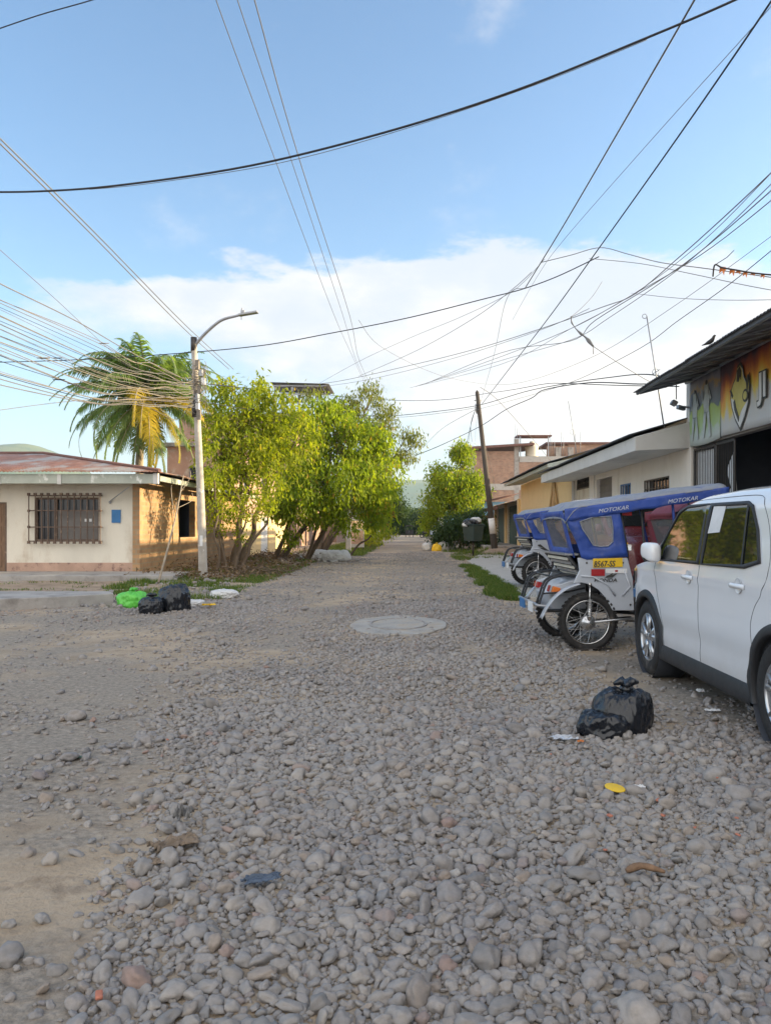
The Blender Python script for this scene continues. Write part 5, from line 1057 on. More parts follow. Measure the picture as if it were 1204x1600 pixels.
for i in range(70):
    x = -3.9+rs.gauss(0,.75); y = 31.5+rs.gauss(0,.9); s_ = rs.uniform(.05,.2); dmm.obox((x,y,hz_(x,y)+.35*math.exp(-((x+3.9)**2+(y-31.5)**2))*rs.random()+.04), (s_*1.4,s_,s_*.5), (rs.uniform(-.5,.5),rs.uniform(-.5,.5),rs.uniform(0,3)))
dmm.build('plaster_lumps', concrete_pale, dm, bevel=.01)
print('p4 done', len(bpy.data.objects))
# ---------------------------------------------------------------- vehicles
def car(name, label, loc, rz, paint, cap, far=False):
    t = thing(name, label, 'car', loc, rz)
    prof = [(0,.62),(.03,.95),(.12,1.22),(.30,1.50),(.55,1.60),(1.0,1.635),(1.7,1.64),(2.2,1.62),(2.5,1.565),(2.75,1.42),(3.10,1.14),(3.25,1.07),(3.6,1.02),(3.82,.94),(3.95,.80),(4.0,.60)]
    def zt(x):
        for (a, b), (c_, d) in zip(prof, prof[1:]):
            if a <= x <= c_: return b+(d-b)*(x-a)/(c_-a)
        return prof[-1][1]
    def Wd(x):
        w_ = .845
        if x > 3.3: w_ -= .20*((x-3.3)/.7)**3.2
        if x < .55: w_ -= .12*((.55-x)/.55)**2
        return w_
    def wid(x, z):
        w_ = Wd(x)-.05*max(0, (.55-z)/.4)**2-.012*max(0, (z-.75)/.3)
        if z > 1.06: w_ -= .055*((z-1.06)/.5)+.05*max(0, (z-1.46)/.1)**2
        w_ += .012*math.exp(-((z-.95)/.035)**2)          # shoulder crease
        w_ -= .014*math.exp(-((z-.48)/.07)**2)*(1 if .9 < x < 3.0 else 0)
        return w_
    def zb(x): return .24+.10*sstep(3.5, 4.0, x)+.12*(1-float(sstep(0, .4, x)))
    st = sorted(set([round(i*.04, 3) for i in range(101)])); K = 30; rows = []
    def clearw(x, z): return all((x-a)**2+(z-.335)**2 > .385**2 for a in (.73, 3.255))
    V_ = []; per = None
    for x in st:
        top = max(zt(x), .56); zr = top-.075 if x < 3.0 else top-.045; b = float(zb(x)); sec = []
        for k in range(K+1): z = b+(zr-b)*k/K; sec.append((wid(x, z), z))
        wr = sec[-1][0]
        for k in range(1, 9): a = k/8*math.pi/2; sec.append((wr*(math.cos(a) if k > 4 else 1-(1-math.cos(a))) if False else wr-wr*(1-math.cos(a))**1.0 if k < 8 else 0, zr+(top-zr)*math.sin(a)**.7))
        sec = sec[:K+1]+[(wr*(1-(k/8)**1.6)*(1 if k < 8 else 0), zr+(top-zr)*(1-(1-k/8)**2.6)) for k in range(1, 9)]
        V_.append(sec)
    n = len(V_[0])
    B = MB(); vs = []; 
    for sg in (1, -1):
        base = len(vs)
        for i, x in enumerate(st):
            for (w_, z) in V_[i]: vs.append((x, sg*w_, z))
        fs = []
        for i in range(len(st)-1):
            for j in range(n-1):
                zc = [V_[i][j][1], V_[i+1][j+1][1]]; ok = j >= K or all(clearw(st[p], V_[p][q][1]) for p in (i, i+1) for q in (j, j+1))
                if ok: fs.append((base+i*n+j, base+(i+1)*n+j, base+(i+1)*n+j+1, base+i*n+j+1))
        B.f += fs; B.m += [0]*len(fs); B.s += [True]*len(fs)
    B.v = vs
    b0, b1 = 0, len(vs)//2
    for i in (0, len(st)-1):    # front and rear skins
        for j in range(n-1): B.f.append((b0+i*n+j, b0+i*n+j+1, b1+i*n+j+1, b1+i*n+j)); B.m.append(0); B.s.append(True)
    body = B.build('body', paint, t)
    bmx = bmesh.new(); bmx.from_mesh(body.data); bmesh.ops.remove_doubles(bmx, verts=bmx.verts, dist=.002); bmesh.ops.recalc_face_normals(bmx, faces=bmx.faces); bmx.to_mesh(body.data); bmx.free()
    und = MB()
    und.box(.1, 3.8, -.62, .62, .20, .46); und.build('underbody', blk_pl, t)
    def patch(name_, poly, off, m, sg, par=None, th=.0, rings=8, ndiv=5, hollow=None):
        """patch hugging the body side; poly in (x,z)"""
        P2 = []; n_ = len(poly)
        for i in range(n_):
            a = poly[i]; b = poly[(i+1) % n_]
            for k in range(ndiv): P2.append((a[0]+(b[0]-a[0])*k/ndiv, a[1]+(b[1]-a[1])*k/ndiv))
        m_ = MB(); N_ = len(P2)
        if hollow:                       # frame strip between poly and its inset
            H2 = []
            for i in range(n_):
                a = hollow[i]; b = hollow[(i+1) % n_]
                for k in range(ndiv): H2.append((a[0]+(b[0]-a[0])*k/ndiv, a[1]+(b[1]-a[1])*k/ndiv))
            vs_ = [(x, sg*(wid(x, z)+off), z) for x, z in P2]+[(x, sg*(wid(x, z)+off), z) for x, z in H2]
            fs_ = [(i, (i+1) % N_, N_+(i+1) % N_, N_+i) for i in range(N_)]
        else:
            cx_ = sum(p[0] for p in P2)/N_; cz_ = sum(p[1] for p in P2)/N_; vs_ = []; fs_ = []
            for r_ in range(rings):
                s_ = 1-r_/rings
                vs_ += [(cx_+(x-cx_)*s_, sg*(wid(cx_+(x-cx_)*s_, cz_+(z-cz_)*s_)+off), cz_+(z-cz_)*s_) for x, z in P2]
            vs_.append((cx_, sg*(wid(cx_, cz_)+off), cz_))
            for r_ in range(rings-1):
                for i in range(N_): j = (i+1) % N_; fs_.append((r_*N_+i, r_*N_+j, (r_+1)*N_+j, (r_+1)*N_+i))
            for i in range(N_): fs_.append(((rings-1)*N_+i, (rings-1)*N_+(i+1) % N_, rings*N_))
        m_.add(vs_, fs_, 0, True); o = m_.build(name_, m, par or t)
        if th: md = o.modifiers.new('t', 'SOLIDIFY'); md.thickness = th; md.offset = 0
        return o
    def inset(poly, d):
        cx_ = sum(p[0] for p in poly)/len(poly); cz_ = sum(p[1] for p in poly)/len(poly)
        out = []
        for i in range(len(poly)):
            a = Vector(poly[i-1]); b = Vector(poly[i]); c_ = Vector(poly[(i+1) % len(poly)])
            e1 = (b-a).normalized(); e2 = (c_-b).normalized(); bis = (Vector((cx_, cz_))-b).normalized()
            n1_ = Vector((-e1.y, e1.x)); s_ = abs(n1_.dot(bis)); out.append(tuple(b+bis*d/max(s_, .35)))
        return out
    carglass = MATS.get('car_glass') or glassmat('car_glass', (.012,.014,.015), .03, 1, .9)
    doors_f = [(1.99,1.055),(1.99,1.515),(2.42,1.515),(2.58,1.47),(2.80,1.29),(3.00,1.10),(2.98,1.05)]
    doors_r = [(1.00,1.11),(1.09,1.32),(1.22,1.48),(1.32,1.51),(1.97,1.515),(1.97,1.055),(1.22,1.065)]
    for sg in (1, -1):
        for lbn, gl in (('front_window', doors_f), ('rear_window', doors_r)):
            g_ = patch(lbn, gl, .0035, carglass, sg); patch('window_frame', gl, .007, blk_pl, sg, g_, .006, hollow=inset(gl, .026))
            if lbn == 'rear_window': patch('window_divider', [(1.245,1.07),(1.27,1.07),(1.31,1.50),(1.285,1.50)], .010, blk_pl, sg, g_)
        patch('pillar_trim', [(1.945,1.06),(2.02,1.06),(2.02,1.50),(1.945,1.50)], .0085, MATS.get('gloss_black') or mat('gloss_black', (.012,.012,.012), .06, .02, 3, 0, coat=.8), sg)
        patch('quarter_window', [(.36,1.24),(.42,1.42),(.62,1.45),(.66,1.38),(.58,1.22)], .0035, carglass, sg)
        # door shut lines
        for nm, ln in (('door_seam', [(2.0,1.05),(2.0,.80),(1.985,.5),(1.98,.33)]), ('door_seam', [(3.0,1.09),(3.03,.98),(2.97,.80),(2.86,.60),(2.80,.33)]), ('door_seam', [(1.12,1.52),(.99,1.38),(.91,1.22),(.89,1.08),(.95,.94),(1.05,.84),(1.10,.74),(1.105,.66),(1.09,.585)]), ('door_seam', [(1.12,1.52),(1.30,1.548),(2.0,1.55),(2.46,1.535),(2.62,1.475),(2.84,1.28),(3.0,1.09)])):
            pa = smooth_path([(x, 0, z) for x, z in ln], 6); pa = [Vector((p.x, sg*(wid(p.x, p.z)+.0005), p.z)) for p in pa]
            MB().tube(pa, .0019, 4, caps=False).build(nm, blk_pl, t)
        # handles
        for hx_ in (2.21, 1.30):
            hn = MB(); w_ = wid(hx_, .945)
            hn.grid(lambda u, v: Vector((hx_-.115+.23*u, sg*(wid(hx_-.115+.23*u, .930+.034*v)+.005+.020*(math.sin(math.pi*u)**.35)*math.sin(math.pi*(.12+.76*v))), .930+.034*v)), 14, 6)
            hn.build('door_handle', cap, t)
            MB().lathe([(.0,-.002),(.05,-.001),(.054,.001),(.052,.002)], (hx_-.02, sg*(w_+.001), .95), (0,sg,0), 20).build('handle_recess', paint, t)
        # wheel arch claddings and sills
        for a, nm in ((.73, 'rear'), (3.255, 'front')):
            r0, r1 = .365, .435; z0 = .335; n_ = 40; A0 = R(-22) if a < 1 else R(-20); A1 = R(200); m_ = MB()
            def q_(r, ang, off): x = a+r*math.cos(ang); z = z0+r*math.sin(ang); x = min(max(x, .02), 3.98); z = max(z, .22); return (x, sg*(wid(x, max(z, .3))+off), z)
            m_.grid(lambda u, v: q_(*[(r0, A0+(A1-A0)*u, -.03), (r0, A0+(A1-A0)*u, .016), (r0+.012, A0+(A1-A0)*u, .022), (r1-.008, A0+(A1-A0)*u, .014), (r1, A0+(A1-A0)*u, -.004)][round(v*4)]), n_, 4)
            m_.build('arch_cladding', blk_pl, t)
            wl = MB().lathe([(.0,0),(.372,0),(.372,.26)], (a, sg*.58, .335), (0, sg, 0), 32); wl.build('wheel_well', interior, t)
        sl_ = MB(); sl_.grid(lambda u, v: Vector((1.12+1.78*u, sg*(wid(1.12+1.78*u, .3)+[-.06,.012,.020,.016,-.004][round(v*4)]), [.19,.195,.22,.315,.335][round(v*4)])), 20, 4); sl_.build('sill_cladding', blk_pl, t)
        # mirror
        mc = Vector((2.90, sg*(wid(2.90, 1.1)+.085), 1.125))      # mirrors folded in
        mo = MB()
        def sq(u, v):
            a = u*2*math.pi; b = (v-.5)*math.pi; pw = lambda q, e: math.copysign(abs(q)**e, q); cx__ = pw(math.cos(b), .55)*pw(math.cos(a), .6)
            return Vector((.125*cx__+.01, .062*pw(math.cos(b), .55)*pw(math.sin(a), .75), .088*pw(math.sin(b), .6)*(1-.16*cx__)+.016*cx__))
        mo = mo.grid(sq, 32, 20).build('mirror', cap, t); mo.location = mc; mo.rotation_euler = (0,0,R(12)*sg); mo.scale = (.92,.95,.9)
        MB().ball((.02,0,-.055), (.12,.056,.045), 18, 10).tube([(.06,0,-.06),(.08,-sg*.09,-.06)], .03, 8).build('mirror_base', blk_pl, mo)
        MB().ball((0,-sg*.028,.004), (.105,.036,.07), 16, 10).build('mirror_glass', carglass, mo)
        # headlight, tail light
        hl = MB(); hl.grid(lambda u, v: Vector((3.62+.28*u, sg*(wid(3.62+.28*u, .80+.10*v)+.006), .80+.02*u+(.13-.05*u)*v)), 10, 5); hl.build('headlight', chrome, t)
        hl = MB(); hl.grid(lambda u, v: Vector((3.55+.30*u, sg*(wid(3.55+.30*u, .93)+.010), .925+.025*v-.02*u)), 10, 2); hl.build('indicator', amber_l, t)
        tl_ = MB(); tl_.grid(lambda u, v: Vector((.02+.30*u, sg*(wid(.02+.30*u, .92)+.006), .88+.12*v)), 8, 4); tl_.build('tail_light', red_l, t)
    # windscreen, rear screen, grille, bumper, plates
    def topw(x): zr = zt(x)-.075; return wid(x, zr)
    ws = MB(); ws.grid(lambda u, v: Vector((3.08-.50*u+0, (v*2-1)*(topw(3.08-.5*u)-.06), zt(3.08-.5*u)-.010-.03*abs(v*2-1)**4+.022)), 12, 16); ws.build('windscreen', carglass, t)
    ws = MB(); ws.grid(lambda u, v: Vector((.10+.19*u, (v*2-1)*(.62-.04*u), zt(.10+.19*u)+.008-.02*abs(v*2-1)**4)), 8, 12); ws.build('rear_screen', carglass, t)
    gr_ = MB()
    for i in range(5): gr_.obox((4.0-.004*i, 0, .50+.06*i), (.03, .95, .025))
    gr_.box(3.93, 3.985, -.52, .52, .44, .80); gr_.build('grille', blk_pl, t)
    MB().obox((3.99,0,.34), (.06,1.05,.12)).build('front_bumper', blk_pl, t, bevel=.02); MB().obox((.0,0,.42), (.08,1.3,.22)).build('rear_bumper', blk_pl, t, bevel=.02)
    MB().obox((4.02,0,.46), (.012,.34,.12)).build('number_plate', paper, t)
    # wheels
    for wi, (a, sg) in enumerate(((.73,1),(3.255,1),(.73,-1),(3.255,-1))):
        y0 = sg*.735
        wheel = MB(); pr = [(.215,-.10),(.235,-.105),(.30,-.108),(.325,-.09),(.332,-.06),(.333,0),(.332,.06),(.325,.09),(.30,.106),(.235,.104),(.215,.095)]
        wheel.lathe(pr, (0,0,0), (0,sg,0), 48)
        for k in range(60):
            q = 2*math.pi*k/60
            for yy in (-.055, .055): wheel.obox((.334*math.cos(q+yy), sg*yy, .334*math.sin(q+yy)), (.012,.06,.022), (0, -q-yy, 0))
        wo_ = wheel.build('tyre', tyre_m, t); wo_.location = (a, y0, .335)
        rim = MB().lathe([(.222,-.09),(.222,.06),(.216,.098),(.205,.100),(.20,.085),(.195,-.06),(.19,-.085)], (0,0,0), (0,sg,0), 40)
        for k in range(5):
            for dd_ in (-.13, .13):
                q = 2*math.pi*k/5+math.pi/2; d0 = Vector((math.cos(q+dd_*1.2), 0, math.sin(q+dd_*1.2))); d1 = Vector((math.cos(q+dd_*1.55), 0, math.sin(q+dd_*1.55))); d2 = Vector((math.cos(q), 0, math.sin(q)))
                rim.tube([d2*.045+Vector((0,sg*.082,0)), (d0)*.11+Vector((0,sg*.084,0)), d1*.205+Vector((0,sg*.082,0))], [.022,.019,.021], 6)
        rim.lathe([(0,.095),(.03,.095),(.036,.088),(.06,.08),(.07,.06),(.07,-.03)], (0,0,0), (0,sg,0), 20)
        ro = rim.build('rim', alloy, wo_); MB().lathe([(.19,-.02),(.07,-.02)], (0,0,0), (0,sg,0), 32).lathe([(.14,0),(.14,.012),(.05,.012)], (0,0,0), (0,sg,0), 24).build('brake_disc', metal_d, wo_)
    return t, wid
suv, wid_ = car('parked_car', 'white compact SUV with black wheel arch trim parked at the right edge', (3.005, 3.77, .02), R(90), white_paint, white_cap)
nt_ = MB().prism([(0,0,0),(.17,0,-.01),(.155,0,-.255),(-.015,0,-.245)], (0,.002,0)); o = nt_.build('paper_notice', paper, suv)
def on_side(x, z): return Vector((x, wid_(x, z), z))
V4 = [on_side(x, z) for x, z in ((1.88,1.49),(1.66,1.485),(1.70,1.30),(1.91,1.29))]; bpy.data.objects.remove(o)
nb_ = MB(); nb_.add([v+Vector((0,.006,0)) for v in V4]+[v+Vector((0,.0075,0)) for v in V4], [(0,1,2,3),(7,6,5,4),(0,4,5,1),(1,5,6,2),(2,6,7,3),(3,7,4,0)]); tag(nb_.build('paper_notice', paper, suv), 'white paper notice stuck in the rear side window')
mc_, _ = car('parked_car', 'maroon car parked nose to the road behind the motorcycle taxis', (3.5, 15.6, .075), R(-78), maroon_p, maroon_p, True); mc_.scale = (.84,.92,1.12)

def mototaxi(name, label, loc, rz, fab, fab_top, panel, detail=True, plate=True, group='three wheeled motorcycle taxis parked in a row'):
    t = thing(name, label, 'motorcycle taxi', loc, rz, group)
    rr = random.Random(3)
    # ---- wheels
    def wheel(x, y, Rw, rt=.042, knob=True):
        Ty = MB().torus((0,0,0), (0,1,0), Rw-rt, rt, 44, 10)
        if knob:
            for k in range(38):
                q = 2*math.pi*k/38
                for yy, dq in ((-.030,0),(.030,.08),(0,.04)):
                    Ty.obox(((Rw-.002)*math.cos(q+dq), yy, (Rw-.002)*math.sin(q+dq)), (.02,.022,.028), (0,-q-dq,0))
        ty = Ty.build('tyre', tyre_m, t, loc=(x, y, Rw))
        rim = MB().lathe([(Rw-2*rt+.004,-.022),(Rw-2*rt-.010,-.018),(Rw-2*rt-.012,0),(Rw-2*rt-.010,.018),(Rw-2*rt+.004,.022),(Rw-2*rt+.006,0)], (0,0,0), (0,1,0), 44, closed=True)
        rim.build('rim', chrome, ty)
        hub = MB().lathe([(.0,-.075),(.03,-.075),(.035,-.05),(.075,-.045),(.082,-.02),(.08,.03),(.05,.04),(.02,.07),(0,.07)], (0,0,0), (0,1,0), 24)
        for k in range(8): q = k*math.pi/4; hub.obox((.055*math.cos(q), -.05, .055*math.sin(q)), (.02,.014,.006), (0,-q,0))
        hub.build('hub', alloy, ty)
        sp_ = MB(); r_o = Rw-2*rt-.008
        for k in range(36):
            q = 2*math.pi*k/36; s_ = (1 if k % 2 else -1); a0 = q+s_*.9*(1 if (k//2) % 2 else -1)
            sp_.tube([(.075*math.cos(a0), s_*.03, .075*math.sin(a0)), (r_o*math.cos(q), 0, r_o*math.sin(q))], .0022, 4, caps=False)
        sp_.build('spokes', chrome, ty); return ty
    wheel(0, -.55, .325); wheel(0, .55, .325); wheel(2.02, 0, .30, .036)
    # ---- chassis
    ch = MB()
    for s_ in (-1, 1):
        ch.tube([(-.42, s_*.40, .44), (.1, s_*.40, .44), (.62, s_*.36, .40), (1.0, s_*.16, .40)], .02, 6)
        ch.tube([(0, s_*.50, .325), (.2, s_*.47, .34), (.52, s_*.46, .36)], .02, 8)
    for x in (-.4, .15, .6): ch.tube([(x, -.42, .44), (x, .42, .44)], .02, 6)
    ch.tube([(0,-.5,.325),(0,.5,.325)], .024, 8); ch.ball((0,.1,.325), (.11,.10,.10), 14, 8)
    ch.build('chassis', blk_pl, t)
    for s_ in (-1, 1):
        MB().tube([(.06, s_*.615, .335), (.50, s_*.60, .37)], .013, 6).build('swing_arm', alloy, t)
        sk = MB().tube([(0, s_*.62, .36), (.01, s_*.60, .52)], .020, 8).tube([(.01, s_*.60, .52), (.02, s_*.57, .73)], .010, 8)
        for k in range(9): sk.torus((.005+.0015*k, s_*(.615-.003*k), .40+.022*k), (0,0,1), .028, .005, 14, 5)
        sk.ball((.022, s_*.57, .745), .024, 10, 8); sk.build('shock_absorber', chrome, t)
        lv = MB().tube([(.42, s_*.56, .34), (.60, s_*.57, .335), (.66, s_*.57, .30)], .012, 6).build('foot_lever', metal_d, t)
    # ---- body: silver side panels
    for s_ in (-1, 1):
        poly = [(-.12,1.04),(.44,1.04),(.50,.80),(.515,.455),(.26,.455),(.235,.52),(.19,.60),(.12,.68),(.02,.745),(-.08,.765),(-.17,.755),(-.10,.90)]
        pn = MB().prism([(x, s_*.585, z) for x, z in poly], (0, -s_*.03, 0)); po = pn.build('side_panel', panel, t, bevel=.008)
        # pressed ribs
        MB().tube([(.40, s_*.590, .90), (.47, s_*.590, .72), (.38, s_*.590, .62)], .010, 6).tube([(.30, s_*.588, .62), (.22, s_*.588, .74), (.05, s_*.588, .83), (-.08,s_*.588,.84)], .012, 6).build('pressed_rib', panel, po)
        for x, z in ((-.02,.985),(.385,.985),(.47,.52)): MB().lathe([(0,.0),(.011,0),(.011,.006),(0,.008)], (x, s_*.586, z), (0,s_,0), 10, sm=False).build('bolt', metal_d, po)
        # tail fender
        fe = MB()
        def fd(u, v):
            a = R(100)+R(72)*u; r_ = .40+.015*math.sin(u*3.1); x = r_*math.cos(a)-.03; z = .325+r_*math.sin(a)+.04*(1-u); w_ = .5+.13*v
            return Vector((x-.10*u*u, s_*w_, z+.0*v-.012*abs(v*2-1)**3))
        fe.grid(fd, 16, 6)
        fe.build('mudguard', panel, t, solid=.008)
        tp_ = [(-.02,.80),(-.10,.80),(-.36,.72),(-.385,.63),(-.30,.60),(-.10,.70)]
        MB().prism([(x, s_*.46, z) for x, z in tp_], (0, -s_*.14, 0)).build('tail_fairing', panel, t, bevel=.012)
        for (xx, yy, mm) in ((-.335, .462, orange_l), (-.345, .30, red_l)):
            MB().obox((xx, s_*yy, .675), (.09,.05,.075), (0,R(15),0)).build('tail_light', mm if s_ < 0 else red_l, t, bevel=.01)
    MB().prism([(-.34,-.32,.44),(-.40,-.32,.62),(-.15,-.32,.78),(.05,-.32,.78),(.05,-.32,.44)], (0,.64,0)).build('rear_box', panel, t, bevel=.015)
    MB().box(.05, .55, -.54, .54, .46, .49).build('floor', metal_d, t)
    # ---- rear rack and bumper
    for s_ in (-1, 1):
        for dy_ in (0, .13):
            rk = MB().tube(smooth_path([(.0, s_*(.50-dy_), .80), (-.16, s_*(.50-dy_), .845-.0*dy_), (-.34, s_*(.50-dy_), .825), (-.44, s_*(.50-dy_), .77), (-.50, s_*(.50-dy_), .62), (-.535, s_*(.50-dy_), .52)], 5), .013, 6); rk.build('rack_rail', blk_pl, t)
        MB().tube([(-.47, s_*.50, .70), (-.47, s_*.37, .70)], .010, 6).tube([(-.18, s_*.50, .845), (-.18, s_*.37, .845)], .010, 6).tube([(-.34, s_*.50, .825), (-.34, s_*.37, .825)], .010, 6).tube([(-.05, s_*.50, .81), (-.05, s_*.37, .81)], .010, 6).tube([(-.49,s_*.50,.64),(-.2,s_*.50,.66),(-.02,s_*.5,.70)], .010, 6).build('rack_rung', blk_pl, t)
    MB().tube([(-.18,-.37,.845),(-.18,.37,.845)], .011, 6).tube([(-.36,-.37,.82),(-.36,.37,.82)], .011, 6).build('rack_crossbar', blk_pl, t)
    bu = MB().tube(smooth_path([(-.42,-.52,.50),(-.545,-.50,.51),(-.56,-.40,.52),(-.565,0,.52),(-.56,.40,.52),(-.545,.50,.51),(-.42,.52,.50)], 5), .016, 8); bu.tube([(-.55,-.48,.44),(-.56,.48,.44)], .010, 6); bu.build('rear_bumper', metal_g, t)
    MB().obox((-.575,-.25,.475), (.01,.24,.11)).build('number_plate', paper, t); MB().obox((-.575,.22,.475), (.01,.30,.11)).build('reflector_plate', blue_pl, t)
    # ---- slanted rear grille
    gx0, gz0, gx1, gz1 = -.22, 1.06, .0, .78
    gq = MB()
    for y in (-.52, .52): gq.tube([(gx0, y, gz0), (gx1, y, gz1)], .014, 6)
    for k in range(2): gq.tube([(gx0+(gx1-gx0)*k, -.52, gz0+(gz1-gz0)*k), (gx0+(gx1-gx0)*k, .52, gz0+(gz1-gz0)*k)], .014, 6)
    gq.prism([(gx0+.01,-.52,gz0),(gx1+.01,-.52,gz1),(gx1+.03,-.52,gz1),(gx0+.03,-.52,gz0)], (0,1.04,0)); gq.build('rear_panel', blk_pl, t)
    for k in range(5): f_ = .12+.17*k; MB().box(gx0+(gx1-gx0)*f_-.012, gx0+(gx1-gx0)*f_-.004, -.48, .48, gz0+(gz1-gz0)*f_-.02, gz0+(gz1-gz0)*f_+.012).build('rear_slat', metal_g if k % 2 else tank_m, t)
    MB().box(-.25, -.10, -.53, .53, 1.065, 1.085).build('rear_shelf', metal_g, t)
    # ---- canopy
    def ztop(x): return 1.645+.135*(x+.3)
    def roof(u, v):                                     # u along x, v across
        x = -.27+1.83*u; a = (v*2-1); drop = .055*abs(a)**7+.02*a*a
        if u < .10: drop += .16*(1-u/.10)**2
        return Vector((x, .60*a*(1-.012*math.sin(x*9)), ztop(x)-drop-.012*abs(math.sin(x*5.2+.4))*(1-abs(a)**3)-.008*mnoise.noise(Vector((x*7,a*5,1)))))
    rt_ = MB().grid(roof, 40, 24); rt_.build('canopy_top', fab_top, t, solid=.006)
    for s_ in (-1, 1):
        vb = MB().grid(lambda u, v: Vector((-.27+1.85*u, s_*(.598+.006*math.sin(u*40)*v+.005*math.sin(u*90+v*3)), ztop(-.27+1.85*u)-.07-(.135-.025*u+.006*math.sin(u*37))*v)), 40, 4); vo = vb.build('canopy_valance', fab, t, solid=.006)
        if detail:
            for x in (.10, .88):
                xx = x if s_ < 0 else x+.36
                text('MOTOKAR', .062, white_lt, 'lettering', vo, (xx, s_*.613, ztop(xx)-.165), (R(90), -R(7.5) if s_ < 0 else 0, 0) if s_ < 0 else (R(90), R(7.5), R(180)), .001, .35, 'LEFT', .0, 1.12)
        # side curtain with see-through window
        out = [(-.27,1.50),(.0,1.55),(.34,1.58),(.38,1.40),(.44,1.05),(.20,1.03),(-.02,1.02),(-.08,1.04),(-.13,1.20),(-.22,1.38)]
        inn = [(-.10,1.44),(.05,1.49),(.25,1.50),(.27,1.38),(.27,1.22),(.22,1.17),(.12,1.165),(.05,1.18),(-.0,1.26),(-.07,1.36)]
        m_ = MB(); N_ = 10; D_ = 5; A = []; B_ = []
        for i in range(N_):
            for k in range(D_):
                f1 = k/D_; A.append((out[i][0]*(1-f1)+out[(i+1) % N_][0]*f1, out[i][1]*(1-f1)+out[(i+1) % N_][1]*f1)); B_.append((inn[i][0]*(1-f1)+inn[(i+1) % N_][0]*f1, inn[i][1]*(1-f1)+inn[(i+1) % N_][1]*f1))
        vs_ = []; fs_ = []; M_ = N_*D_
        for r_ in range(4):
            f1 = r_/3
            for i in range(M_): x = A[i][0]*(1-f1)+B_[i][0]*f1; z = A[i][1]*(1-f1)+B_[i][1]*f1; vs_.append((x, s_*(.590+.018*math.sin(x*13+z*21)*math.sin(f1*3.1)+.006*math.sin(z*60)*math.sin(f1*3.1)), z))
        for r_ in range(3):
            for i in range(M_): j = (i+1) % M_; fs_.append((r_*M_+i, r_*M_+j, (r_+1)*M_+j, (r_+1)*M_+i))
        m_.add(vs_, fs_, 0, True); so_ = m_.build('side_curtain', fab, t, solid=.006)
        MB().prism([(x, s_*.588, z) for x, z in inn], (0, .003, 0)).build('curtain_window', clear_pl, so_)
        MB().tube([(x, s_*.596, z) for x, z in inn], .006, 5, closed=True).build('window_hem', fab_top, so_)
    # rear curtain with window
    def rc(y, f1): return Vector((-.29+.14*f1+.02*math.cos(y*2.5), y, 1.56-.52*f1))
    wx = [(-.56,0),(.56,0),(.56,1),(-.56,1)]; wi_ = [(-.40,.14),(.40,.14),(.36,.80),(-.36,.80)]
    vs_ = []; fs_ = []; D_ = 6; A = []; B_ = []
    for i in range(4):
        for k in range(D_): f1 = k/D_; A.append(tuple(wx[i][c]*(1-f1)+wx[(i+1) % 4][c]*f1 for c in (0,1))); B_.append(tuple(wi_[i][c]*(1-f1)+wi_[(i+1) % 4][c]*f1 for c in (0,1)))
    for P_ in (A, B_): vs_ += [rc(*p) for p in P_]
    fs_ = [(i, (i+1) % 24, 24+(i+1) % 24, 24+i) for i in range(24)]
    rco = MB().add(vs_, fs_, 0, True).build('rear_curtain', fab, t, solid=.008)
    MB().add([rc(*p) for p in B_], [tuple(range(24))], 0, False).build('rear_window', clear_pl, rco)
    # posts and frame
    for s_ in (-1, 1):
        MB().tube([(.46, s_*.55, .50), (.45, s_*.55, 1.1), (.36, s_*.55, 1.62)], .014, 6).build('frame_post', blk_pl, t)
        MB().tube([(.62, s_*.50, .44), (.66, s_*.52, 1.05), (.60, s_*.54, 1.66)], .013, 6).build('frame_post', blk_pl, t)
        MB().tube([(1.06, s_*.42, 1.05), (.96, s_*.54, 1.70)], .016, 6).build('frame_post', fab, t)
        MB().tube([(-.28, s_*.55, 1.55), (.5, s_*.55, 1.68), (1.54, s_*.55, 1.80)], .014, 6).build('canopy_rail', blk_pl, t)
        MB().tube([(1.06, s_*.42, 1.05), (1.30, s_*.36, .72), (1.55, s_*.30, .62)], .014, 6).build('leg_guard', blk_pl, t)
        MB().tube([(1.56, s_*.52, 1.80), (1.68, s_*.40, 1.15), (1.72, s_*.26, .85)], .014, 6).build('front_post', blk_pl, t)
    MB().tube([(1.55,-.55,1.80),(1.55,.55,1.80)], .014, 6).tube([(.6,-.54,1.66),(.6,.54,1.66)], .012, 6).build('crossbar', blk_pl, t)
    MB().box(.05, .50, -.50, .50, .64, .74).build('passenger_seat', seat_m, t, bevel=.03); MB().prism([(-.02,-.50,.74),(.10,-.50,.74),(.0,-.50,1.08),(-.10,-.50,1.08)], (0,1.0,0)).build('seat_back', seat_m, t, bevel=.02)
    if detail: MB().box(.20, .50, -.545, -.535, 1.51, 1.60).build('red_pennant', red_l, t, bevel=.0) if plate else None
    # ---- motorcycle half
    MB().tube(smooth_path([(.75,0,.80),(.95,0,.83),(1.2,0,.82),(1.38,0,.84)], 4), [.10,.12,.125,.13,.13,.13,.13,.125,.12,.12,.11,.1,.08], 12).build('rider_seat', seat_m, t)
    MB().ball((1.52,0,.86), (.22,.13,.13), 20, 12).build('fuel_tank', red_l if plate else blk_pl, t)
    MB().ball((1.35,0,.50), (.18,.14,.17), 14, 10).tube([(1.4,-.05,.42),(1.62,-.08,.36),(1.3,-.14,.30),(.8,-.16,.34)], .025, 8).build('engine', metal_g, t)
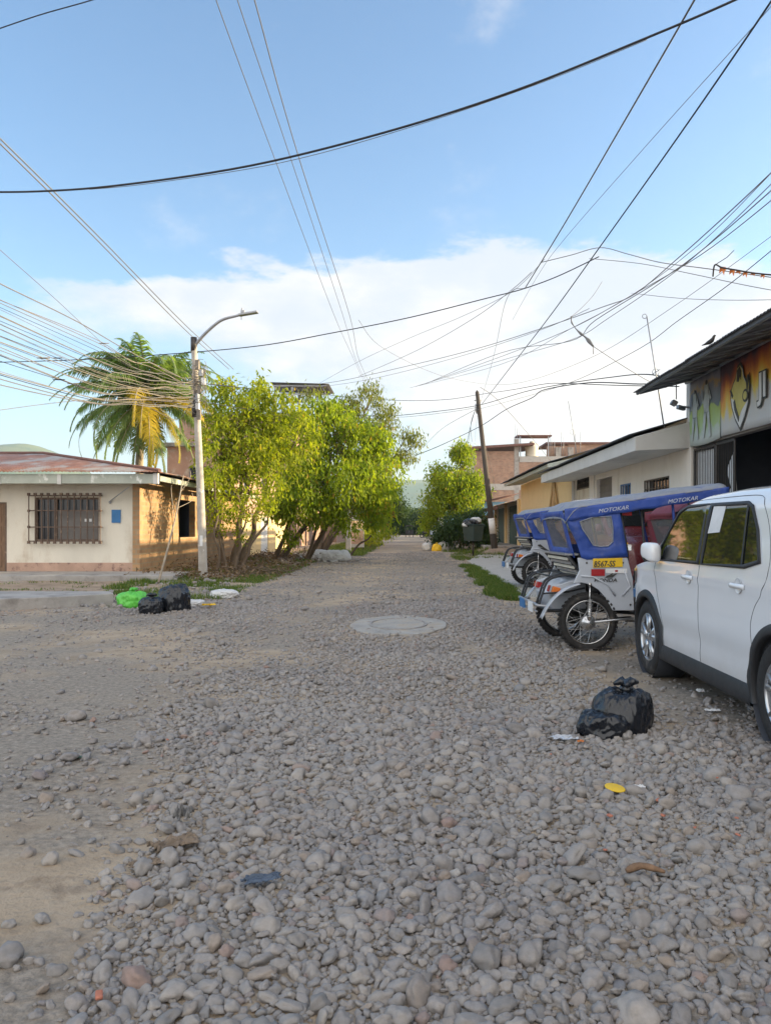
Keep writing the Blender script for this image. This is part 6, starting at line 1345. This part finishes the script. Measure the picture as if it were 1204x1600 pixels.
    MB().tube([(1.74,-.09,.98),(2.02,-.09,.30)], .02, 8).tube([(1.74,.09,.98),(2.02,.09,.30)], .02, 8).tube([(1.74,-.09,.98),(1.74,.09,.98)], .022, 8).tube([(2.02,-.10,.30),(2.02,.10,.30)], .012, 6).build('front_fork', chrome, t)
    MB().tube(smooth_path([(1.60,-.36,1.06),(1.68,-.22,1.08),(1.74,-.08,1.01),(1.74,.08,1.01),(1.68,.22,1.08),(1.60,.36,1.06)], 4), .013, 8).build('handlebar', metal_d, t)
    MB().ball((1.90,0,.90), (.08,.11,.10), 16, 10).build('headlamp', chrome, t)
    MB().grid(lambda u, v: Vector((2.02+.345*math.cos(R(20)+R(115)*u), -.06+.12*v, .30+.345*math.sin(R(20)+R(115)*u)+.01*math.sin(v*3.1))), 14, 4).build('front_mudguard', panel, t, solid=.006)
    for s_ in (-1, 1): MB().tube([(1.65,s_*.28,1.08),(1.66,s_*.36,1.22)], .007, 5).ball((1.66,s_*.38,1.26), (.015,.065,.04), 12, 8).build('mirror', blk_pl, t)
    MB().prism([(1.60,-.40,1.10),(1.60,.40,1.10),(1.56,.46,1.66),(1.56,-.46,1.66)], (.004,0,0)).build('windscreen', clear_pl, t)
    if plate:
        s_ = -1; pl_ = MB().obox((.215,-.592,.985), (.33,.008,.10), (0,R(-1.5),0)).build('side_plate', yellow_pl, t, bevel=.003)
        text('8567-SS', .09, ink, 'plate_number', pl_, (.055,-.598,.940), (R(90),R(-1.5),0), .001, .18, 'LEFT', .002, .82)
        MB().obox((.105,-.592,.878), (.15,.006,.075)).build('red_sticker', red_l, t); MB().obox((.31,-.592,.895), (.24,.006,.05)).build('white_sticker', paper, t); MB().obox((.31,-.597,.895), (.03,.004,.02)).build('sticker_mark', red_l, t)
        text('HONDA', .055, ink, 'maker_name', t, (.06,-.592,.775), (R(90),0,0), .001, .15, 'LEFT', .001, 1.25)
        MB().prism([(.19+x*.14,-.590,.835+z*.14) for x, z in ((-.1,-.1),(.55,-.1),(.95,.25),(.5,.12),(.75,.38),(.3,.12),(.0,.02),(.1,-.02))], (0,-.004,0)).build('wing_emblem', ink, t)
    else:
        MB().prism([(.10+x*.2,-.590,.86+z*.2) for x, z in ((-.5,.3),(-.2,.35),(.3,-.05),(.75,-.35),(.3,-.3),(-.15,-.1),(-.3,.0),(.1,-.02),(-.45,.15))], (0,-.004,0)).build('wing_emblem', ink, t)
    return t
mt = mototaxi('motorcycle_taxi', 'blue canopied three wheeled motorcycle taxi with yellow side plate beside the white SUV', (1.94, 9.07, hz_(1.9, 9.0)-.01), R(3), blue_f, grey_f, silver_p)
mototaxi('motorcycle_taxi', 'farther blue canopied motorcycle taxi with a wing emblem, standing on the concrete pavement', (2.66, 16.85, .075), R(4), blue_f, grey_f, silver_p, True, False)
mtx = mototaxi('motorcycle_taxi', 'maroon canopied motorcycle taxi mostly hidden behind the blue one', (3.6, 10.3, hz_(3.6, 10.3)-.01), R(4), maroon_f, maroon_f, metal_g, True, False)
mtx.scale = (.93,.93,1.0)
# far traffic
def far_taxi(name, label, loc, rz, m1, group=None):
    t = thing(name, label, 'motorcycle taxi', loc, rz, group)
    MB().grid(lambda u, v: Vector((-.3+1.9*u, .6*(v*2-1), 1.75-.12*abs(v*2-1)**3-.12*(1-u)**6)), 8, 6).build('canopy', m1, t, solid=.03)
    MB().prism([(-.35,-.58,.45),(-.2,-.58,1.05),(.5,-.58,1.05),(.5,-.58,.45)], (0,1.16,0)).build('body', m1 if m1 is not blue_f else silver_p, t, bevel=.03)
    for s_ in (-1, 1):
        MB().tube([(-.2,s_*.55,1.0),(-.27,s_*.55,1.65)], .03, 5).build('post', blk_pl, t); MB().tube([(1.0,s_*.5,1.0),(1.0,s_*.55,1.68)], .03, 5).build('post', blk_pl, t)
        MB().torus((0,s_*.55,.32), (0,1,0), .27, .05, 16, 6).build('wheel', tyre_m, t)
    MB().torus((1.9,0,.30), (0,1,0), .25, .045, 16, 6).build('wheel', tyre_m, t); MB().ball((1.4,0,.75), (.5,.14,.2), 10, 6).build('motorcycle', metal_d, t); return t
far_taxi('motorcycle_taxi', 'tiny dark motorcycle taxi in the middle of the street at its far end', (-.05, 112, 0), R(-90), metal_d)
for i, (x, y, a) in enumerate(((3.4, 104, 200), (3.9, 110, 195), (4.4, 117, 190))): far_taxi('motorcycle_taxi', ('nearest', 'middle', 'farthest')[i]+' of three tiny blue motorcycle taxis parked at the far right', (x, y, 0), R(a), blue_f, 'far parked blue motorcycle taxis')
fc, _ = car('parked_car', 'small distant silver car parked on the left near the end of the street', (-3.5, 92, .0), R(90), silver_p, silver_p, True)
fc, _ = car('parked_car', 'distant pale blue car parked on the right past the bright green tree', (3.9, 72, .05), R(90), mat('pale_blue_paint', (.35,.47,.55), .3, .05, 3, 0, coat=.4), white_cap, True)
print('p5 done', len(bpy.data.objects))
# ---------------------------------------------------------------- rubbish and litter
def bag(name, label, loc, size, m, seed, knot=True, rz=0, lean=0):
    t_ = MB(); o3 = Vector((seed*5.3, seed*2.1, seed))
    nu, nv = 120, 84; sx, sy, sz = size
    def f(u, v):
        a = u*2*math.pi; b = v*math.pi; d = Vector((math.sin(b)*math.cos(a), math.sin(b)*math.sin(a), math.cos(b)))
        r = 1+.20*mnoise.noise(d*1.3+o3)
        cr1 = 1-abs(mnoise.noise(d*2.6+o3*2)*2); cr2 = 1-abs(mnoise.noise(Vector((d.x*6, d.y*6, d.z*2.2))+o3)*2)
        cr3 = 1-abs(mnoise.noise(Vector((d.x*9, d.y*9, d.z*1.6))+o3)*2); r += .05*cr1+.06*cr2+.022*cr3
        if d.z > 0: r *= 1-.42*d.z**4+.05*math.sin(a*9+seed)*d.z**2
        z = d.z*r*sz; z = max(z, -.62*sz+.02*cr1*sz)
        k = 1+.18*max(0, -d.z)
        return Vector((d.x*r*sx*k+lean*max(0, z), d.y*r*sy*k, z+.62*sz))
    t_.grid(f, nu, nv)
    if knot:
        zt_ = max(v[2] for v in t_.v); cx = lean*zt_; rs = random.Random(seed)
        t_.tube([(cx,0,zt_-.05),(cx,0,zt_+.02)], [.05,.022], 8)
        for k in range(5):
            a = k*1.26+rs.random(); l = rs.uniform(.045,.08); t_.tube([(cx,0,zt_), (cx+l*.6*math.cos(a), l*.6*math.sin(a), zt_+.035), (cx+l*1.2*math.cos(a), l*1.2*math.sin(a), zt_+rs.uniform(.0,.04))], [.022,.028,.012], 6)
    o = t_.build(name, m); bmx = bmesh.new(); bmx.from_mesh(o.data); bmesh.ops.remove_doubles(bmx, verts=bmx.verts, dist=.0005); bmx.to_mesh(o.data); bmx.free()
    o.location = loc; o.rotation_euler = (0,0,rz); return tag(o, label, 'rubbish bag')
def gp(px, py, dz=0):
    D = 1620/(py-825); x = (px-640)*D/1200; return (x, D, hz_(x, D)+dz)
x, y, z = gp(968, 1148)
bag('rubbish_bag', 'big glossy black rubbish bag, tied on top and slumped to the left, by the SUV', (x+.05, y+.1, z-.01), (.185,.16,.212), bag_k, 3, rz=.4, lean=.10)
b1_ = bpy.data.objects[-1] if False else [o for o in bpy.data.objects if o.name.startswith('rubbish_bag')][-1]
b2_ = bag('rubbish_bag', 'slumped black rubbish bag leaning on the left side of the tied one by the SUV', (x-.10, y+.02, z-.01), (.17,.15,.125), bag_k, 8, False, rz=.2)
from mathutils import Euler
Ma = Matrix.Translation(b1_.location) @ b1_.rotation_euler.to_matrix().to_4x4(); Mb = Matrix.Translation(b2_.location) @ b2_.rotation_euler.to_matrix().to_4x4()
bmx = bmesh.new(); bmx.from_mesh(b2_.data); bmx.transform(Ma.inverted() @ Mb); bmx.from_mesh(b1_.data); bmx.to_mesh(b1_.data); bmx.free(); bpy.data.objects.remove(b2_)   # the slumped side of the same bag
x, y, z = gp(208, 948); bag('rubbish_bag', 'bright green rubbish bag on the left verge', (x, y, z), (.24,.22,.20), bag_g, 5, True)
x, y, z = gp(268, 955); bag('rubbish_bag', 'tall black rubbish bag right of the green one', (x+.03, y+.05, z), (.25,.24,.31), bag_k, 11, False)
x, y, z = gp(241, 957); bag('rubbish_bag', 'small black rubbish bag between the green and the tall black one', (x, y-.12, z), (.18,.18,.19), bag_k, 14, True)
x, y, z = gp(350, 934); bag('rubbish_bag', 'white plastic sack lying on the left verge below the trees', (x, y, z), (.24,.2,.12), bag_w, 17, False)
x, y, z = gp(303, 948); bag('rubbish_bag', 'flat white crumpled bag beside the tall black bag', (x, y, z), (.17,.14,.08), bag_w, 19, False)
for px, py, s_, sd, lb, mm in ((668,858,.5,21,'leftmost white bag','w'), (682,859,.42,23,'yellow bag among the white bags','y'), (692,856,.55,25,'tallest white bag','w'), (705,860,.42,27,'rightmost white bag','w')):
    D = 46-.5*(sd % 3); X = (px-640)*D/1200
    bag('rubbish_bag', lb+' in the heap in front of the dark bush', (X, D, hz_(X, D)), (s_*.62,s_*.5,s_*.7), bag_w if mm == 'w' else yellow_pl, sd, True)
for px, sd in ((496,31),(512,33),(530,35)):
    D = 31; X = (px-640)*D/1200; bag('rubbish_bag', ('left','middle','right')[(sd-31)//2]+' pale sack on the rubble heap under the broad tree', (X, D, hz_(X, D)+.05), (.42,.35,.3), bag_w, sd, False)
# bin on a post
bn_ = thing('rubbish_bin', 'dark green rubbish bin on a post overflowing with bags', 'bin', (3.0, 36.5, .03))
MB().tube([(0,0,-.1),(0,0,.75)], .045, 8).build('post', metal_d, bn_)
bk_ = MB().lathe([(0,.02),(.34,.02),(.42,.75),(.46,.78),(.46,.83),(.40,.83),(.33,.08),(0,.08)], (0,0,.68), (0,0,1), 4, sm=False); ob = bk_.build('basket', bin_g, bn_, bevel=.02); ob.rotation_euler = (0,0,R(45)); ob.scale = (1.25,1.25,1)
for i, (dx_, dy_, s_, mm, lb) in enumerate(((-.05,0,.34,bag_k,'dark bag bulging out of the rubbish bin'), (.12,-.1,.2,bag_w,'white bag on top of the rubbish bin'), (-.3,-.1,.17,bag_w,'small white bag on the left rim of the rubbish bin'))):
    bag('rubbish_bag', lb, (3.0+dx_, 36.5+dy_, 1.42+(.22 if i == 1 else 0)), (s_*1.2,s_,s_*.8), mm, 50+i, False)
def crumple(name, label, cat, loc, size, m, seed, amp=.3, n=14, rz=0):
    sx, sy = size; o3 = Vector((seed*3.7, seed, 0)); hh = min(sx, sy)*amp
    def f(u, v):
        a = u-.5; b = v-.5; edge = 1+.35*mnoise.noise(Vector((a*3, b*3, seed)))
        return Vector((a*sx*edge, b*sy*edge, hh*(.5+abs(mnoise.noise(Vector((a*4.5, b*4.5, 0))+o3))*1.4+.4*abs(mnoise.noise(Vector((a*11, b*11, 3))+o3)))))
    soft = cat == 'cloth'; o = MB().grid(f, n*(2 if soft else 1), n*(2 if soft else 1), sm=soft).build(name, m, None, solid=.0015); o.location = loc; o.rotation_euler = (0,0,rz); return tag(o, label, cat)
x, y, z = gp(960, 1243); o = MB().lathe([(0,.004),(.048,.003),(.052,.0),(.050,.003),(.046,.004),(0,.0035)], (0,0,0), (.12,-.1,1), 28).build('yellow_disc', yellow_pl); o.location = (x, y, z+.035); tag(o, 'bright yellow plastic disc lying on the gravel', 'plastic disc')
x, y, z = gp(998, 1240); crumple('paper_scrap', 'small white scrap right of the yellow disc', 'paper', (x, y, z+.025), (.05,.04), paper, 4)
x, y, z = gp(410, 1392); crumple('cloth', 'dull blue strip of cloth on the gravel', 'cloth', (x, y, z+.03), (.15,.05), fabric_b, 6, .3, rz=.35)
x, y, z = gp(262, 1335); crumple('sacking', 'brown tuft of frayed sacking on the gravel', 'cloth', (x+.02, y+.02, z+.02), (.17,.10), fabric_t, 9, .28, 18, rz=.7)
x, y, z = gp(238, 1355); crumple('sacking', 'flat dark strip of sacking left of the frayed tuft', 'cloth', (x-.02, y-.02, z+.02), (.13,.05), fabric_t, 10, .3, 14, rz=.35)
x, y, z = gp(286, 1292); crumple('sacking', 'grey knotted tuft above the brown sacking', 'cloth', (x, y, z+.02), (.07,.06), mat('cloth_grey', (.17,.165,.16), .95, .3, 20, .5), 13, .9, 12)
x, y, z = gp(1160, 1112); crumple('paper_scrap', 'crumpled white paper beside the rear wheel of the SUV', 'paper', (x, y, z+.02), (.11,.09), paper, 11, .9, 12)
x, y, z = gp(1112, 1122); crumple('paper_scrap', 'flat white scrap left of the crumpled paper', 'paper', (x, y, z+.015), (.10,.05), paper, 12, .2)
x, y, z = gp(1094, 1096); crumple('paper_scrap', 'small white scrap in the dirt beside the SUV sill', 'paper', (x, y, z+.015), (.05,.05), paper, 16, .5)
x, y, z = gp(1080, 1136); crumple('paper_scrap', 'grey flattened carton piece right of the big black bag', 'paper', (x, y, z+.02), (.09,.05), cardboard, 18, .25)
x, y, z = gp(885, 1158); crumple('plastic_wrap', 'pale blue grey plastic wrapper left of the big black bag', 'plastic', (x-.02, y, z+.02), (.16,.07), silver_p, 22, .25, 14)
x, y, z = gp(905, 1163); crumple('plastic_wrap', 'small orange end of a wrapper at the foot of the big black bag', 'plastic', (x, y-.02, z+.03), (.04,.03), orange, 23, .3, 8)
x, y, z = gp(326, 952); crumple('plastic_wrap', 'yellow and white wrapper right of the flat white bag', 'plastic', (x, y, z+.02), (.20,.14), yellow_pl, 24, .35, 12)
x, y, z = gp(122, 1190); crumple('plastic_wrap', 'faded green plastic scrap pressed in the dirt on the left', 'plastic', (x, y, z+.01), (.07,.04), green_d, 25, .2, 8)
x, y, z = gp(1000, 1378); o = MB().tube(smooth_path([(-.055,0,.02),(0,.01,.035),(.05,.0,.03),(.09,-.01,.02)], 3), [.008,.014,.016,.014,.012,.014,.012,.01,.008,.006], 7).build('stick', wood); o.location = (x, y, z+.02); tag(o, 'short brown piece of wood on the gravel at lower right', 'stick')
x, y, z = gp(935, 1018); o = MB().tube([(-.22,-.02,.02),(0,0,.03),(.2,.05,.02)], .007, 5).build('stick', metal_d); o.location = (x-.05, y, z+.01); tag(o, 'thin dark stick on the ground in front of the near blue motorcycle taxi', 'stick')
red_bits = [((1028,1260), 'one'), ((1150,1290),''), ((1152,1317),''), ((952,1285),''), ((945,1338),''), ((1035,1285),''), ((860,1183),''), ((1120,1222),''), ((155,1562),''), ((262,1163),''), ((968,1095),''), ((1085,1305),'')]
rs = random.Random(6); brickm = mat('brick_chip', (.45,.17,.11), .9, .2, 10, .4)
names = ('right of the yellow disc and below the white scrap', 'near the right edge below the scattered stones', 'just below another red chip at the right edge', 'straight below the yellow disc', 'among the larger stones at lower right', 'below and right of the yellow disc', 'left of the pale wrapper', 'in the rubble right of the big black bag', 'in the bottom left corner of the gravel', 'in the dirt at mid left', 'in front of the tied black bag', 'between the yellow disc and the right edge')
for ((px, py), _), nm in zip(red_bits, names):
    x, y, z = gp(px, py); s_ = rs.uniform(.012, .021); o = MB().obox((0,0,0), (s_*1.5,s_,s_*.55), (rs.uniform(-.4,.4),rs.uniform(-.4,.4),rs.uniform(0,3))).build('brick_chip', brickm, None, bevel=.004); o.location = (x, y, z+.03); tag(o, 'red brick chip '+nm, 'brick chip', 'red brick chips in the gravel')
# ---------------------------------------------------------------- haze
hm = bpy.data.materials.new('haze_air'); hm.use_nodes = True; t = hm.node_tree; t.nodes.clear(); ho = t.nodes.new('ShaderNodeOutputMaterial'); pv = t.nodes.new('ShaderNodeVolumePrincipled')
pv.inputs['Color'].default_value = (.72,.86,1,1); pv.inputs['Density'].default_value = .00020; pv.inputs['Anisotropy'].default_value = .2; t.links.new(pv.outputs[0], ho.inputs['Volume'])
hb = MB().box(-3600, 3600, -1000, 3900, -8, 205).build('haze', hm); tag(hb, kind='stuff')
print('p6 done', len(bpy.data.objects))
